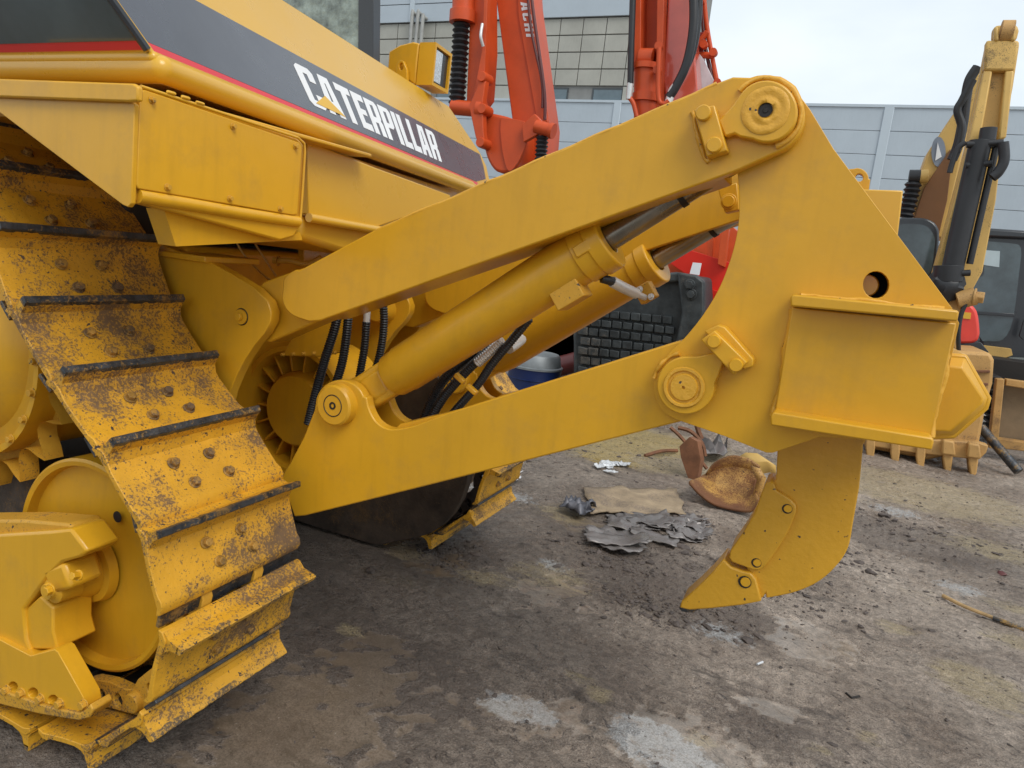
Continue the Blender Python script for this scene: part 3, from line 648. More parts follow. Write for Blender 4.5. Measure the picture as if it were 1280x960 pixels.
bead('weld_seam', [P(x, y, 1.742) for x, y in ((1000, 368), (1060, 374), (1120, 380), (1180, 386))], .005, 'weld', dozer, jit=.6)
# lower pin of the rear frame
plate('pin_retainer', arc(857, 482, 36, -5, 270, 26) + [(872, 446), (896, 440), (905, 452)] , 1.700, .045, 'yellow', dozer, bevel=.003)
bm = bmesh.new(); pc = P(855, 484, 1.699); lathe(bm, [(-.001, .050), (-.006, .047), (-.006, .041), (-.001, .038), (-.001, .034), (-.007, .031), (-.007, .004), (0, .003), (0, 0)], pc, (0, 1, 0), 40)
for v in bm.verts: v.co += noise.noise_vector(v.co * 60) * .0008
finish('pin_weld', bm, 'weld', dozer, smooth=50)
plate('retainer_block', [(876, 425), (893, 413), (934, 453), (917, 469)], 1.672, .05, 'yellow', dozer, bevel=.003)
plate('retainer_backing', [(880, 414), (897, 406), (906, 409), (942, 449), (941, 458), (930, 462)], 1.700, .044, 'yellow', dozer, bevel=.003)
for q in ((893, 426.5), (920.5, 456)):
    bm = bmesh.new(); c0 = P(*q, 1.672); lathe(bm, [(0, .0150), (-.011, .0150), (-.013, .0135), (-.013, 0)], c0, (0, 1, 0), 22); finish('block_bolt', bm, 'yellow', dozer)
bead('weld_seam', [P(x, y, 1.742) for x, y in arc(860, 484, 44, 195, 255, 6)], .005, 'weld', dozer)
# push block at the back
blk = [(1120, 438), (1180, 441), (1209, 443), (1240, 498), (1236, 512), (1194, 549), (1120, 552)]
blk2 = [(1120, 452), (1180, 456), (1203, 459), (1228, 500), (1188, 540), (1120, 538)]
plate('push_block', blk, 1.93, .20, 'yellow', dozer, bevel=.006)
bm = bmesh.new(); A_ = [P(x, y, 1.93) for x, y in blk]; B_ = [P(x, y, 1.90) for x, y in blk2]
cm = sum(A_, V()) / len(A_)
A2 = [a.lerp(cm, .10) + V((0, -.001, 0)) for a in A_]
va = [bm.verts.new(p) for p in A2]; idx = [0, 1, 2, 3, 3, 4, 4]
hexa = [P(x, y, 1.905) for x, y in [(1130, 455), (1180, 457), (1203, 460), (1229, 498), (1227, 504), (1188, 539), (1130, 536)]]
vb = [bm.verts.new(p) for p in hexa]
for i in range(7): bm.faces.new((va[i], va[(i + 1) % 7], vb[(i + 1) % 7], vb[i]))
bm.faces.new(vb); finish('push_pad', bm, 'yellow', dozer, bevel=.003)
# blocks seen over the sloping edge (other side of the frame)
plate('far_frame_block', [(1060, 236), (1129, 238), (1124, 280), (1118, 330), (1060, 330)], 2.30, .10, 'yellow_clean', dozer)
plate('lifting_eye', [(1055, 212)] + arc(1072, 224, 14, -110, 0, 6) + [(1088, 224), (1086, 238), (1055, 236)], 2.34, .03, 'yellow', dozer, holes=[arc(1074, 222, 5, 0, 320, 9)], bevel=.002)

# ---- shank
SY = 2.02
shank = [(974, 500), (1100, 520), (1079, 556), (1074, 610), (1066, 655)] + curve([(1066, 655), (1060, 685), (1045, 708), (1022, 728), (992, 741), (958, 748)], 5)[1:] + [(957, 742), (953, 748), (945, 740), (930, 700), (915, 690), (938, 650), (960, 604), (970, 600), (972, 560)]
plate('ripper_shank', shank, SY, .075, 'yellow_pitted', dozer, bevel=.004)
guard = [(957, 604), (964, 602), (968, 605), (970, 613), (988, 624), (995, 632), (995, 641)] + curve([(995, 641), (985, 665), (972, 686), (958, 706), (950, 713)], 3)[1:] + [(942, 713), (915, 703), (911, 697), (913, 688), (930, 664), (944, 640), (952, 616)]
plate('shin_guard', guard, SY - .018, .11, 'yellow_pitted', dozer, bevel=.004)
plate('ripper_tip', [(904, 699), (914, 709), (928, 714), (938, 716), (945, 724), (952, 752), (926, 757), (890, 761), (862, 763), (849, 760), (852, 752), (872, 734), (890, 716)], SY - .016, .106, 'yellow_pitted', dozer, bevel=.005)
plate('worn_tip_edge', [(848, 760), (856, 757), (874, 762), (866, 766), (852, 765)], SY + .005, .06, 'worn_steel', dozer, bevel=.003)
for q, r_ in (((984, 636), .0125), ((945.5, 703.5), .0125), ((931, 727.5), .0165)):
    c0 = P(*q, SY - .018)
    bm = bmesh.new(); lathe(bm, [(-.0005, r_ * 1.05), (-.001, r_ * 1.08), (-.001, r_ * .8), (0, r_ * .75)], c0, (0, 1, 0), 24); finish('pin_gap', bm, 'dark', dozer)
    bm = bmesh.new(); lathe(bm, [(0, r_ * .85), (-.003, r_ * .8), (-.003, 0)], c0 + V((.002, 0, .001)), (0, 1, 0), 20); finish('shank_pin', bm, 'yellow', dozer)

# ---- lift cylinders
def cylinder(mv, YA, far):
    f = mv or (lambda c_: c_)
    A = f(P(438, 504, YA)); B = f(P(748, 307, YA)); T = f(P(955, 168, YA))
    ax = (B - A).normalized(); L1 = (B - A).length; r_ = .0735
    bm = bmesh.new(); s0 = L1 * .20
    lathe(bm, [(s0, 0), (s0, r_ * .86), (s0 + .008, r_ * .93), (s0 + .05, r_ * .97), (s0 + .055, r_), (L1 - .05, r_), (L1 - .05, r_ * 1.0)], A, ax, 48)
    bd = finish('lift_cylinder', bm, 'yellow', dozer, smooth=35)
    bm = bmesh.new(); lathe(bm, [(L1 - .055, r_), (L1 - .055, r_ * 1.07), (L1 - .012, r_ * 1.08), (L1 - .010, r_ * 1.13), (L1 + .03, r_ * 1.13), (L1 + .034, r_ * 1.08), (L1 + .034, .04), (L1 + .02, .036)], A, ax, 48)
    finish('cylinder_head', bm, 'yellow', bd, smooth=35, bevel=.002)
    bm = bmesh.new(); u = ax.cross(V((0, 1, 0))).normalized()
    rot = Matrix((ax, V((0, 1, 0)), u)).transposed()
    box(bm, A + ax * s0 * .58, (s0 * .95, .055, .115), rot); cyl(bm, A + V((0, -.03, 0)), A + V((0, .03, 0)), .05)
    finish('rod_eye', bm, 'yellow', bd, bevel=.010)
    bm = bmesh.new(); box(bm, A + ax * (s0 * .62), (s0 * .6, .062, .085), rot); finish('eye_recess', bm, 'yellow', bd, bevel=.012)
    bm = bmesh.new(); lathe(bm, [(L1 + .03, .033), ((T - A).length, .033), ((T - A).length, 0)], A, ax, 32); rd = finish('piston_rod', bm, 'chrome', bd)
    bm = bmesh.new(); lathe(bm, [(L1 + .235, .0335), (L1 + .235, .036), (L1 + .25, .036), (L1 + .25, .0335)], A, ax, 32); finish('rod_band', bm, 'dark', rd)
    return A, ax, L1, bd, rot
A, ax, L1, bd, rot = cylinder(None, 1.835, False)
bx_ = P(738, 372, 1.77)
bm = bmesh.new(); box(bm, A + ax * (L1 - .085) + rot @ V((0, -.02, 0)) + ax.cross(V((0, 1, 0))) * -.0 , (.02, .02, .02), rot); bm.free()
dn = ax.cross(V((0, 1, 0))); dn = dn if dn.z < 0 else -dn
boxo('port_block', A + ax * (L1 - .125) + dn * .075 + V((0, -.015, 0)), (.085, .075, .055), 'yellow_dirty', bd, rot=rot, bevel=.003)
boxo('head_boss', A + ax * (L1 - .022) + V((0, -.079, 0)), (.045, .008, .03), 'yellow', bd, rot=rot, bevel=.003)
A2, ax2, L2, bd2, rot2 = cylinder(far_map(.80), 1.80, True)
dn2 = ax2.cross(V((0, 1, 0))); dn2 = dn2 if dn2.z < 0 else -dn2
boxo('port_block', P(808, 366, 2.02), (.05, .05, .05), 'yellow_dirty', bd2, rot=rot2, bevel=.003)
# hydraulic hose fitting between the two cylinders
q = [P(752, 348, 1.84), P(765, 352, 1.86), P(780, 360, 1.90), P(795, 367, 1.95), P(806, 372, 1.99)]
tubeo('hydraulic_hose', q[:3], .0125, 'rubber', dozer)
tubeo('hose_fitting', q[1:4], .0150, 'silver', dozer)
tubeo('hose_elbow', q[3:], .009, 'silver', dozer)
for q in ((800, 362), (814, 371)): bolt('flange_bolt', P(*q, 1.985), (-.3, -1, .2), .007, .008, 'silver', dozer)
# corrugated hoses in front of the brake housing
def hose(px, Y, r_, parent=dozer, mat='rubber', name='corrugated_hose'):
    pts = [P(x, y, Y if not isinstance(Y, tuple) else Y[0] + (Y[1] - Y[0]) * i / (len(px) - 1)) for i, (x, y) in enumerate(px)]
    tubeo(name, pts, r_, mat, parent, n=10, seg=12, ridge=.0016, pitch=.0085, smooth=20)
hose([(424, 385), (418, 412), (406, 450), (395, 490), (385, 530)], 1.97, .0155)
hose([(436, 385), (433, 420), (428, 452), (420, 480), (415, 500)], 1.99, .0150)
hose([(458, 402), (456, 430), (453, 450), (447, 480), (440, 500)], 2.01, .0135)
hose([(479, 378), (480, 400), (478, 425), (473, 450), (466, 470)], 2.05, .0135)
tubeo('hose_fitting', [P(459, 388, 2.01), P(458, 404, 2.01)], .012, 'silver', dozer)
hose([(662, 398), (640, 425), (615, 455), (598, 480), (570, 512), (555, 530)], (1.93, 2.02), .0125)
hose([(618, 432), (592, 455), (570, 478), (552, 500), (535, 530)], (1.97, 2.0), .0145)
hose([(598, 438), (575, 455), (553, 477), (538, 505), (528, 530)], (2.0, 2.04), .016)
tubeo('hose_spring', [P(628, 425, 1.96), P(612, 440, 1.965), P(596, 454, 1.97)], .0145, 'silver', dozer, ridge=.002, pitch=.009, seg=12, smooth=20)
tubeo('hose_fitting', [P(636, 436, 2.15), P(645, 430, 2.2), P(652, 424, 2.25)], .018, 'silver', dozer)
for q in ((575, 473), (590, 487)): boxo('hose_clamp', P(*q, 1.90), (.040, .02, .016), 'yellow', dozer, rot=Matrix.Rotation(math.radians(30), 3, 'Y'))
# small hydraulic valve and cables under the tank
tubeo('hydraulic_fitting', [P(348, 326, 2.05), P(362, 326, 2.06), P(385, 330, 2.08), P(402, 322, 2.1)], .011, 'yellow_dirty', dozer)
bolt('hydraulic_plug', P(348, 326, 2.05), (-1, -.3, 0), .014, .016, 'yellow_dirty', dozer)
tubeo('brake_line', [P(294, 300, 2.0), P(305, 318, 2.0), P(325, 340, 2.0), P(340, 352, 2.0)], .004, 'tan', dozer)
tubeo('brake_line', [P(316, 300, 2.05), P(330, 322, 2.05), P(345, 345, 2.05)], .004, 'tan', dozer)

# ---- fender and access cover
plate('fender_gusset', [(-50, 96), (0, 104), (160, 124), (168, 130), (164, 254), (160, 259), (153, 256), (0, 141), (-50, 103)], 1.10, .012, 'yellow', dozer, bevel=.002)
GX = P(168, 126, 1.10).x
plate('fender_edge', [(-60, 96), (0, 98), (166, 104), (172, 108), (172, 126), (160, 127), (0, 121), (-60, 118)], 1.085, .014, 'yellow', dozer, bevel=.004)
FX = GX - .02
boxo('fender_top', V((FX - 1.7, 1.55, P(170, 104, 1.1).z - .006)), (3.38, .88, .012), 'yellow', dozer)  # length carried forward to keep sky light off the track
def px_on(X, pts): return [PX(x, y, X) for x, y in pts]
def platex(name, pts, X, th, mat, bevel=.003, holes=(), **k):
    bm = bmesh.new(); prism(bm, px_on(X, pts), V((-th, 0, 0)), [px_on(X, h) for h in holes]); return finish(name, bm, mat, dozer, bevel, **k)
DX = FX + .006
platex('access_box', [(170, 106), (185, 108), (372, 172), (380, 181), (381, 190), (375, 284), (368, 296), (350, 301), (170, 252)], DX, .05, 'yellow', bevel=.006)
cv = platex('access_cover', [(175, 114), (181, 112), (374, 178), (378, 183), (372, 268), (366, 269), (173, 236), (171, 230)], DX + .011, .009, 'yellow', bevel=.0025)
bm = bmesh.new(); tube(bm, px_on(DX + .001, [(172, 245), (230, 254), (300, 266), (372, 277)]), .016, seg=14); finish('box_rolled_edge', bm, 'yellow', dozer, smooth=60)
bm = bmesh.new(); tube(bm, px_on(DX + .009, [(176, 108), (240, 129), (310, 152), (372, 172), (380, 179), (381, 190), (378, 240), (375, 281)]), .004, seg=8); finish('box_rim', bm, 'yellow', dozer, smooth=60)
for q in ((190, 125), (291, 158), (369, 183), (209, 234), (287, 248), (350, 261)): bolt('cover_bolt', PX(*q, DX + .0115), (1, 0, 0), .0062, .008, 'yellow_dirty', dozer)
for q in ((214, 116), (232, 122), (250, 129)): boxo('hinge', PX(*q, DX + .012), (.008, .025, .008), 'yellow', dozer)
platex('tank_guard', [(384, 176), (470, 210), (563, 244), (563, 252), (470, 284), (386, 268)], DX - .075, .03, 'yellow_clean')
platex('tank_lower_wall', [(376, 150), (480, 204), (592, 244), (640, 250), (640, 300), (560, 330), (380, 330)], DX - .60, .03, 'yellow_clean')
bm = bmesh.new(); tube(bm, px_on(DX - .07, [(386, 272), (430, 280), (470, 287), (520, 294), (560, 300)]), .014, seg=12); finish('guard_lip', bm, 'yellow_clean', dozer, smooth=60)
platex('tank_belly', [(376, 268), (470, 284), (560, 300), (560, 330), (440, 320), (376, 300)], DX - .10, .5, 'yellow_clean', bevel=.02)
# bracket under cover (dark yellow underside)
bm = bmesh.new(); prism(bm, px_on(DX - .03, [(205, 262), (350, 301), (375, 290), (378, 300), (220, 308)]), V((-.06, 0, 0))); finish('cover_support', bm, 'yellow', dozer)

# ---- fuel tank
cn = P(185, 62, 1.20)
TD = V((-.17026538, .98539824, 0)); TN = V((.98539824, .17026538, 0)); TU = (-math.sin(math.radians(30)) * TN + math.cos(math.radians(30)) * V((0, 0, 1)))
TP = TD.cross(TU).normalized(); TP = TP if TP.x > 0 else -TP
def onT(x, y, lift=0.0):
    r = ray(x, y); o = V((0, 0, CAM_H)); t = (cn - o).dot(TP) / r.dot(TP); return o + r * t + TP * lift
def tl(d_, u_, lift=0.0): return cn + TD * d_ + TU * u_ + TP * lift
rear_face = [tl(.036, -.06), tl(2.36, -.06), onT(602, 236), onT(612, 226), onT(608, 208), onT(600, 191), onT(561, 133), tl(.845, .455), tl(-.2215, .455)]
# solid body: rear face swept forward
bm = bmesh.new(); prism(bm, [p for p in rear_face], V((-1.6, 0, 0))); finish('fuel_tank', bm, 'yellow_clean', dozer, bevel=.002)
def deck(name, pts, mat, lift=.0015):
    bm = bmesh.new(); prism(bm, [onT(x, y, .0003) for x, y in pts], TP * lift); return finish(name, bm, mat, dozer, smooth=0)
bm = bmesh.new(); cl_ = [tl(.004, .02), onT(595, 227), onT(607, 224), onT(604, 208), onT(599.5, 193), onT(300, 31), tl(.3, .232), tl(.004 - .116, .232)]
prism(bm, [p + TP * .0003 for p in cl_], TP * .0015); band = finish('black_band', bm, 'black_paint', dozer, smooth=0)
bm = bmesh.new(); prism(bm, [tl(.004, .0, .0003), onT(594, 236, .0003), onT(597, 228.5, .0003), tl(.004, .0195, .0003)], TP * .0014); finish('red_stripe', bm, 'red_stripe', dozer, smooth=0)
cTL, cTR, cBL, cBR = onT(364, 77, .0022), onT(541, 166, .0022), onT(389, 131, .0022), onT(552, 203, .0022)
def tfn(u, v):
    a = cBL.lerp(cBR, u); b_ = cTL.lerp(cTR, u); return a.lerp(b_, v)
write('CATERPILLAR', tfn, TP * .0008, 'white_decal', band, gap=.07)
bm = bmesh.new(); prism(bm, [onT(394, 129.5, .0034), onT(405, 120.5, .0034), onT(431, 147, .0034)], TP * .001); finish('triangle_mark', bm, 'amber_decal', band, smooth=0)
# side face of the tank, running forward, with its dark panel and red stripe
SXv = V((-1, 0, 0)); EU = (tl(-.05, .10) - cn).normalized()
SP = SXv.cross(EU).normalized(); SP = SP if SP.y < 0 else -SP
def sd_(s, u, lift=0.0): return cn + SXv * s + EU * u + SP * lift
bm = bmesh.new(); prism(bm, [sd_(.0, -.05), sd_(1.6, -.05), sd_(1.6, .5), sd_(.0, .5)], -SP * .012); finish('tank_side', bm, 'yellow_clean', dozer, bevel=.001)
bm = bmesh.new(); prism(bm, [sd_(.012, .022, .0003), sd_(1.6, .022, .0003), sd_(1.6, .5, .0003), sd_(.012, .5, .0003)], SP * .003); finish('dark_side_panel', bm, 'cabglass', dozer, smooth=0)
bm = bmesh.new(); prism(bm, [sd_(.0, .0, .0003), sd_(1.6, .0, .0003), sd_(1.6, .0215, .0003), sd_(.0, .0215, .0003)], SP * .0014); finish('red_stripe', bm, 'red_stripe', dozer, smooth=0)
bm = bmesh.new(); tube(bm, [sd_(.0, .0, .002), sd_(-.003, .25, .002), sd_(-.003, .5, .002)], .009, seg=8); finish('corner_trim', bm, 'black_plastic', dozer)
# rounded bottom rim
RC = cn - EU * .045 - (SP + TP) * .012
bm = bmesh.new(); RR = .031
tube(bm, [sd_(1.6, -.045, -.012), RC], RR, seg=24); tube(bm, [RC, tl(2.38, -.048, -.012)], RR, seg=24)
bmesh.ops.create_uvsphere(bm, u_segments=24, v_segments=16, radius=RR, matrix=Matrix.Translation(RC)); finish('tank_rim', bm, 'yellow_clean', dozer, smooth=60)
LC = cn - EU * .018 - (SP + TP) * .006
bm = bmesh.new(); tube(bm, [sd_(1.6, -.018, -.006), LC], .014, seg=14); tube(bm, [LC, tl(2.38, -.020, -.006)], .014, seg=14)
bmesh.ops.create_uvsphere(bm, u_segments=16, v_segments=10, radius=.014, matrix=Matrix.Translation(LC)); finish('rim_lip', bm, 'yellow_clean', dozer, smooth=60)
bm = bmesh.new(); prism(bm, [tl(.0, -.09) + V((-.1, .1, 0)), tl(2.3, -.09) + V((-.1, 0, 0)), tl(2.3, -.09) + V((-1.5, 0, 0)), tl(.0, -.09) + V((-1.5, .1, 0))], V((0, 0, -.06))); finish('tank_underside', bm, 'yellow_clean', dozer)
# cab rear window behind the tank, post
e0, e1 = P(340, -40, 3.0), P(462, 90, 3.0)
plate('cab_rear_window', [(300, -60), (452, -60), (450, 110), (300, 60)], 3.0, .01, surf('rain_glass', (.20, .25, .24), .15, var=.75, vs=11, bump=.6, bs=30, dist=.01), dozer, bevel=0)
plate('cab_post', [(448, -60), (467, -60), (466, 110), (447, 110)], 2.98, .06, 'black_plastic', dozer)
# work lamp on the tank
LY = 3.30
lampc = P(520, 84, LY)
lmp = plate('work_lamp', [(486, 64), (500, 56), (516, 52), (524, 54), (521, 80), (519, 106), (512, 102), (484, 88)], LY, .16, 'yellow', dozer, bevel=.008)
bm = bmesh.new()
F0 = [P(x, y, LY) for x, y in ((524, 53), (519, 106))]; F1 = [P(x, y, LY + .18) for x, y in ((545, 68), (540, 117))]
a_, b_, c_, d_ = F0[0], F0[1], F1[1], F1[0]; cc = (a_ + b_ + c_ + d_) / 4
ins = [p.lerp(cc, .16) for p in (a_, b_, c_, d_)]; dpt = V((.078, 0, 0))
vo = [bm.verts.new(p + V((.10, 0, 0))) for p in (a_, b_, c_, d_)]; vi = [bm.verts.new(p + V((.10, 0, 0))) for p in ins]; vd = [bm.verts.new(p + dpt) for p in ins]; vk = [bm.verts.new(p + V((.005, 0, 0))) for p in (a_, b_, c_, d_)]
for i in range(4):
    j = (i + 1) % 4
    bm.faces.new((vo[i], vo[j], vi[j], vi[i])); bm.faces.new((vi[i], vi[j], vd[j], vd[i])); bm.faces.new((vo[j], vo[i], vk[i], vk[j]))
bm.faces.new(vk); finish('lamp_hood', bm, 'yellow', lmp)
bm = bmesh.new(); prism(bm, [p + dpt + V((.002, 0, 0)) for p in ins], V((.006, 0, 0))); finish('lamp_bezel', bm, 'black_plastic', lmp)
n_ = [p.lerp(cc, .12) for p in ins]; n_ = [n_[0], n_[1], n_[1].lerp(n_[2], .55), n_[0].lerp(n_[3], .55)]
bm = bmesh.new(); prism(bm, [p + dpt + V((.008, 0, 0)) for p in n_], V((.006, 0, 0))); finish('lamp_lens', bm, 'lamp_lens', lmp)
plate('lamp_bracket', [(493, 110), (496, 80), (500, 75), (504, 76), (508, 86), (509, 112)], LY - .03, .02, 'yellow', lmp, holes=[arc(501.5, 83, 3, 0, 300, 7, 5)], bevel=.002)

# ================================================================ building
BY = 30.0
bld = thing('warehouse', 'long factory building behind the yard with pale blue metal cladding and a grey stone-panelled storey', 'building', (0, BY + 4, 0))
zt = P(1100, 134, BY).z; z2 = P(700, 22, BY).z; 
WP = P(1112, 135, BY).x - P(773, 129, BY).x
x0 = P(1112, 135, BY).x
bm = bmesh.new(); box(bm, V((0, BY + 1.1, zt / 2)), (130, 2, zt - .1)); finish('wall', bm, 'joint', bld)
row = (P(1100, 134, BY).z - P(1100, 164, BY).z)
def share(src, loc, parent, scale=None):
    o = src.copy(); C.objects.link(o); o.parent = parent; o.location = V(loc) - V(parent.location)
    if scale: o.scale = scale
    return o
bm = bmesh.new(); box(bm, V((0, 0, 0)), (WP - .02, .10, row - .014)); cp = finish('cladding_panel', bm, 'clad', bevel=.012)
bm = bmesh.new(); box(bm, V((0, 0, 0)), (.32, .10, zt)); bt = finish('batten', bm, 'clad_join', bevel=.02)
for i in range(-7, 9):
    for k in range(int(zt / row) + 1):
        z = zt - row * (k + .5)
        if z > 0: share(cp, (x0 + WP * (i + .5), BY, z), bld)
    share(bt, (x0 + WP * i, BY - .05, zt / 2), bld)
boxo('coping', V((0, BY + .2, zt + .03)), (130, .6, .10), 'clad_join', bld)
# stone-panelled storey, set above; ends behind the right red boom
xr = P(846, 60, BY).x; xl = -75.0
boxo('upper_wall', V(((xr + xl) / 2, BY + 3.2, (zt + 40) / 2)), (xr - xl - .3, 6, 40 - zt), 'joint', bld)
tw = (P(752, 80, BY).x - P(723, 80, BY).x); th_ = (P(720, 45, BY).z - P(720, 66, BY).z)
bm = bmesh.new(); box(bm, V((0, 0, 0)), (tw - .035, .08, th_ - .035)); tp = finish('stone_panel', bm, 'tile', bevel=.008)
rows = int(round((z2 - zt) / th_ + .3)); th_ = (z2 - zt) / rows
wins = [(P(680, 120, BY).x, P(708, 120, BY).x), (P(738, 120, BY).x, P(778, 120, BY).x), (P(543, 120, BY).x, P(563, 120, BY).x)]
cnt = 0
x = xr
while x > P(440, 60, BY).x:
    for k in range(rows):
        z = z2 - th_ * (k + .5)
        if k == rows - 1 and any(a - tw * .3 < x - tw / 2 < b__ + tw * .3 for a, b__ in wins): continue
        share(tp, (x - tw / 2, BY + .15, z), bld); cnt += 1
    x -= tw
for a, b__ in wins:
    zc = zt + th_ * .5
    f_ = boxo('window', V(((a + b__) / 2, BY + .22, zc)), (b__ - a, .12, th_ * .8), 'frame_dark', bld)
    boxo('pane', V(((a + b__) / 2, BY + .15, zc - .02)), ((b__ - a) * .88, .04, th_ * .62), 'winglass', f_)
# blue cladding above
bm = bmesh.new(); box(bm, V((0, 0, 0)), (WP * .62 - .02, .10, row * .95 - .03)); up_ = finish('cladding_panel', bm, 'clad', bevel=.012)
bm = bmesh.new(); box(bm, V((0, 0, 0)), (.26, .08, row * 9)); ub = finish('batten', bm, 'clad_join', bevel=.02)
xx = xr
while xx > P(380, 10, BY).x:
    for k in range(5): 
        if xx <= xr: share(up_, (xx - WP * .31, BY + .05, z2 + row * .95 * (k + .5)), bld)
    if xx <= xr: share(ub, (xx, BY - .01, z2 + row * 4.5), bld)
    xx -= WP * .62
for px_ in (520, 527, 533):
    a = P(px_, 19 if px_ != 533 else 24, BY); bm = bmesh.new(); tube(bm, spline3([a + V((0, .1, 0)), a + V((0, -.25, .0)), a + V((0, -.3, -.3)), a + V((0, -.3, -4))], 4), .085, seg=10); finish('conduit', bm, 'pipe_grey', bld)
for p in (cp, bt, tp, up_, ub): bpy.data.objects.remove(p)

# ================================================================ red excavators
def bellows(name, px, Y, r_, parent, pitch=.07):
    pts = [P(x, y, Y) for x, y in px]; bm = bmesh.new(); tube(bm, spline3(pts, 6), r_, seg=16, ridge=r_ * .16, pitch=pitch); return finish(name, bm, 'rubber', parent, smooth=20)
E1 = 9.0
ex1 = thing('excavator', 'orange-red excavator boom and folded stick with white HITACHI lettering, left of the two red machines', 'excavator', (P(620, 120, E1).x, E1, 0), 'orange-red excavators behind the bulldozer')
tubeo('stick_cylinder', [P(580, -60, E1), P(579, 26, E1)], .15, 'red', ex1, seg=20)
cylo('cylinder_collar', P(579, 14, E1), P(578, 29, E1), .18, 'red', ex1)
bellows('rubber_bellows', [(577, 28), (574, 80), (571, 132)], E1, .105, ex1)
plate('boom_plate', [(590, -60), (607, -60), (608, 60), (604, 120), (598, 128), (583, 134), (586, 60)], E1 + .05, .35, 'red', ex1)
plate('stick_plate', [(607, -60), (611, -60), (606, 90), (601, 130), (590, 130), (603, 60)], E1 - .1, .1, 'red', ex1)
b2 = plate('stick_beam', [(612, -60), (660, -60), (664, 0), (686, 158), (682, 212), (655, 214), (640, 150)], E1 + .4, .45, 'red', ex1, bevel=.02)
plate('beam_edge', [(645, -60), (658, -60), (662, 0), (684, 152), (672, 155), (648, 20)], E1 + .37, .03, 'red', ex1)
hT = [P(645, -30, E1 + .368), P(657, -30, E1 + .368), P(668, 46, E1 + .368), P(658, 46, E1 + .368)]
def hfn(u, v):
    # reading downwards along the beam
    a = hT[0].lerp(hT[3], u); b_ = hT[1].lerp(hT[2], u); return a.lerp(b_, v)
write('HITACHI', hfn, V((0, -.004, 0)), 'white_decal', b2, gap=.16)
bm = bmesh.new(); a = P(566, 134, E1 - .05); b_ = P(600, 137, E1 - .05); cyl(bm, a, b_, .10); lathe(bm, [(-.02, 0), (-.02, .13), (.06, .13), (.06, 0)], b_, b_ - a, 20); finish('link_pin', bm, 'red', ex1)
plate('link_plate', [(586, 132), (596, 110), (598, 92), (606, 90), (607, 100), (603, 128), (604, 165), (606, 178), (598, 182), (594, 170)], E1 - .15, .12, 'red', ex1, bevel=.01)
for q in ((603, 96), (603, 136), (601, 178)):
    bm = bmesh.new(); lathe(bm, [(-.03, 0), (-.03, .06), (0, .07), (.2, .07)], P(*q, E1 - .15), (0, 1, 0), 18); finish('pin', bm, 'red', ex1)
# rounded bucket-link casting
bm = bmesh.new(); prof = curve([(608, 140), (640, 148), (655, 165), (652, 195), (640, 214), (620, 214), (608, 196), (602, 168)], 4); prism(bm, [P(x, y, E1 + .05) for x, y in prof], V((0, .5, 0))); finish('link_casting', bm, 'red', ex1, bevel=.04, seg=3)
plate('casting_rib', curve([(626, 147), (655, 152), (660, 168), (650, 198), (636, 214), (628, 190), (625, 160)], 4), E1 + .02, .03, 'red', ex1)
bm = bmesh.new(); a = P(670, 158, E1 - .05); b_ = P(688, 163, E1 - .05); cyl(bm, a, b_, .085); lathe(bm, [(0, 0), (0, .10), (.05, .10), (.05, 0)], b_, b_ - a, 16); finish('link_pin', bm, 'red', ex1)
bellows('rubber_bellows', [(678, 170), (676, 200), (674, 232)], E1, .075, ex1, .05)
plate('bracket', [(652, 156), (668, 142), (676, 150), (672, 168), (654, 178)], E1 - .06, .08, 'red', ex1, bevel=.01)
tubeo('hydraulic_line', [P(659, -60, E1 + .3), P(666, 10, E1 + .3), P(680, 110, E1 + .3), P(681, 150, E1 + .3)], .022, 'brown', ex1)
tubeo('hydraulic_line', [P(656, -60, E1 + .3), P(663, 30, E1 + .3), P(677, 100, E1 + .3), P(678, 135, E1 + .3)], .018, 'brown', ex1)
tubeo('grease_hose', [P(603, 30, E1 - .15), P(601, 45, E1 - .2), P(604, 58, E1 - .15)], .02, 'silver', ex1)

E2 = 9.4
ex2 = thing('excavator', 'orange-red excavator with upright boom cylinder and looping black hoses, right of the two red machines', 'excavator', (P(850, 150, E2).x, E2, 0), 'orange-red excavators behind the bulldozer')
bm = bmesh.new(); cyl(bm, P(808, 160, E2), P(808, 82, E2), .155); lathe(bm, [(0, .16), (0, .19), (.07, .19), (.07, .1)], P(808, 88, E2), V((0, 0, 1)), 24); lathe(bm, [(0, .16), (0, .19), (.1, .19), (.1, .16)], P(808, 128, E2), V((0, 0, 1)), 24); finish('boom_cylinder', bm, 'red', ex2)
cylo('cylinder_eye', P(800, 74, E2), P(817, 74, E2), .13, 'red', ex2)
plate('boom_web', [(796, -60), (838, -60), (830, 60), (826, 160), (793, 170), (795, 60)], E2 + .3, .15, 'red', ex2)
plate('boom_rail', [(793, -60), (802, -60), (800, 150), (792, 150)], E2 - .05, .3, 'red', ex2, bevel=.01)
plate('boom_rail', [(822, -60), (832, -60), (826, 150), (819, 150)], E2 - .05, .3, 'red', ex2, bevel=.01)
plate('stick_side', [(838, -60), (860, -60), (868, 60), (873, 125), (834, 142), (829, 100)], E2 + .1, .4, surf('glossy_red_paint', (.60, .10, .06), .2, var=.1, vs=4, bump=.1, coat=.8), ex2, bevel=.02)
plate('stick_web', [(866, 40), (880, 40), (876, 120), (850, 145), (862, 100)], E2 + .55, .2, surf('maroon_paint', (.25, .02, .015), .4), ex2)
plate('stick_tail', [(869, 60), (880, 75), (898, 112), (875, 128), (868, 90)], E2 + .5, .1, surf('pale_grey_paint', (.62, .60, .62), .4, var=.2), ex2)  # tail plate in a pale grey, lighter than the red stick
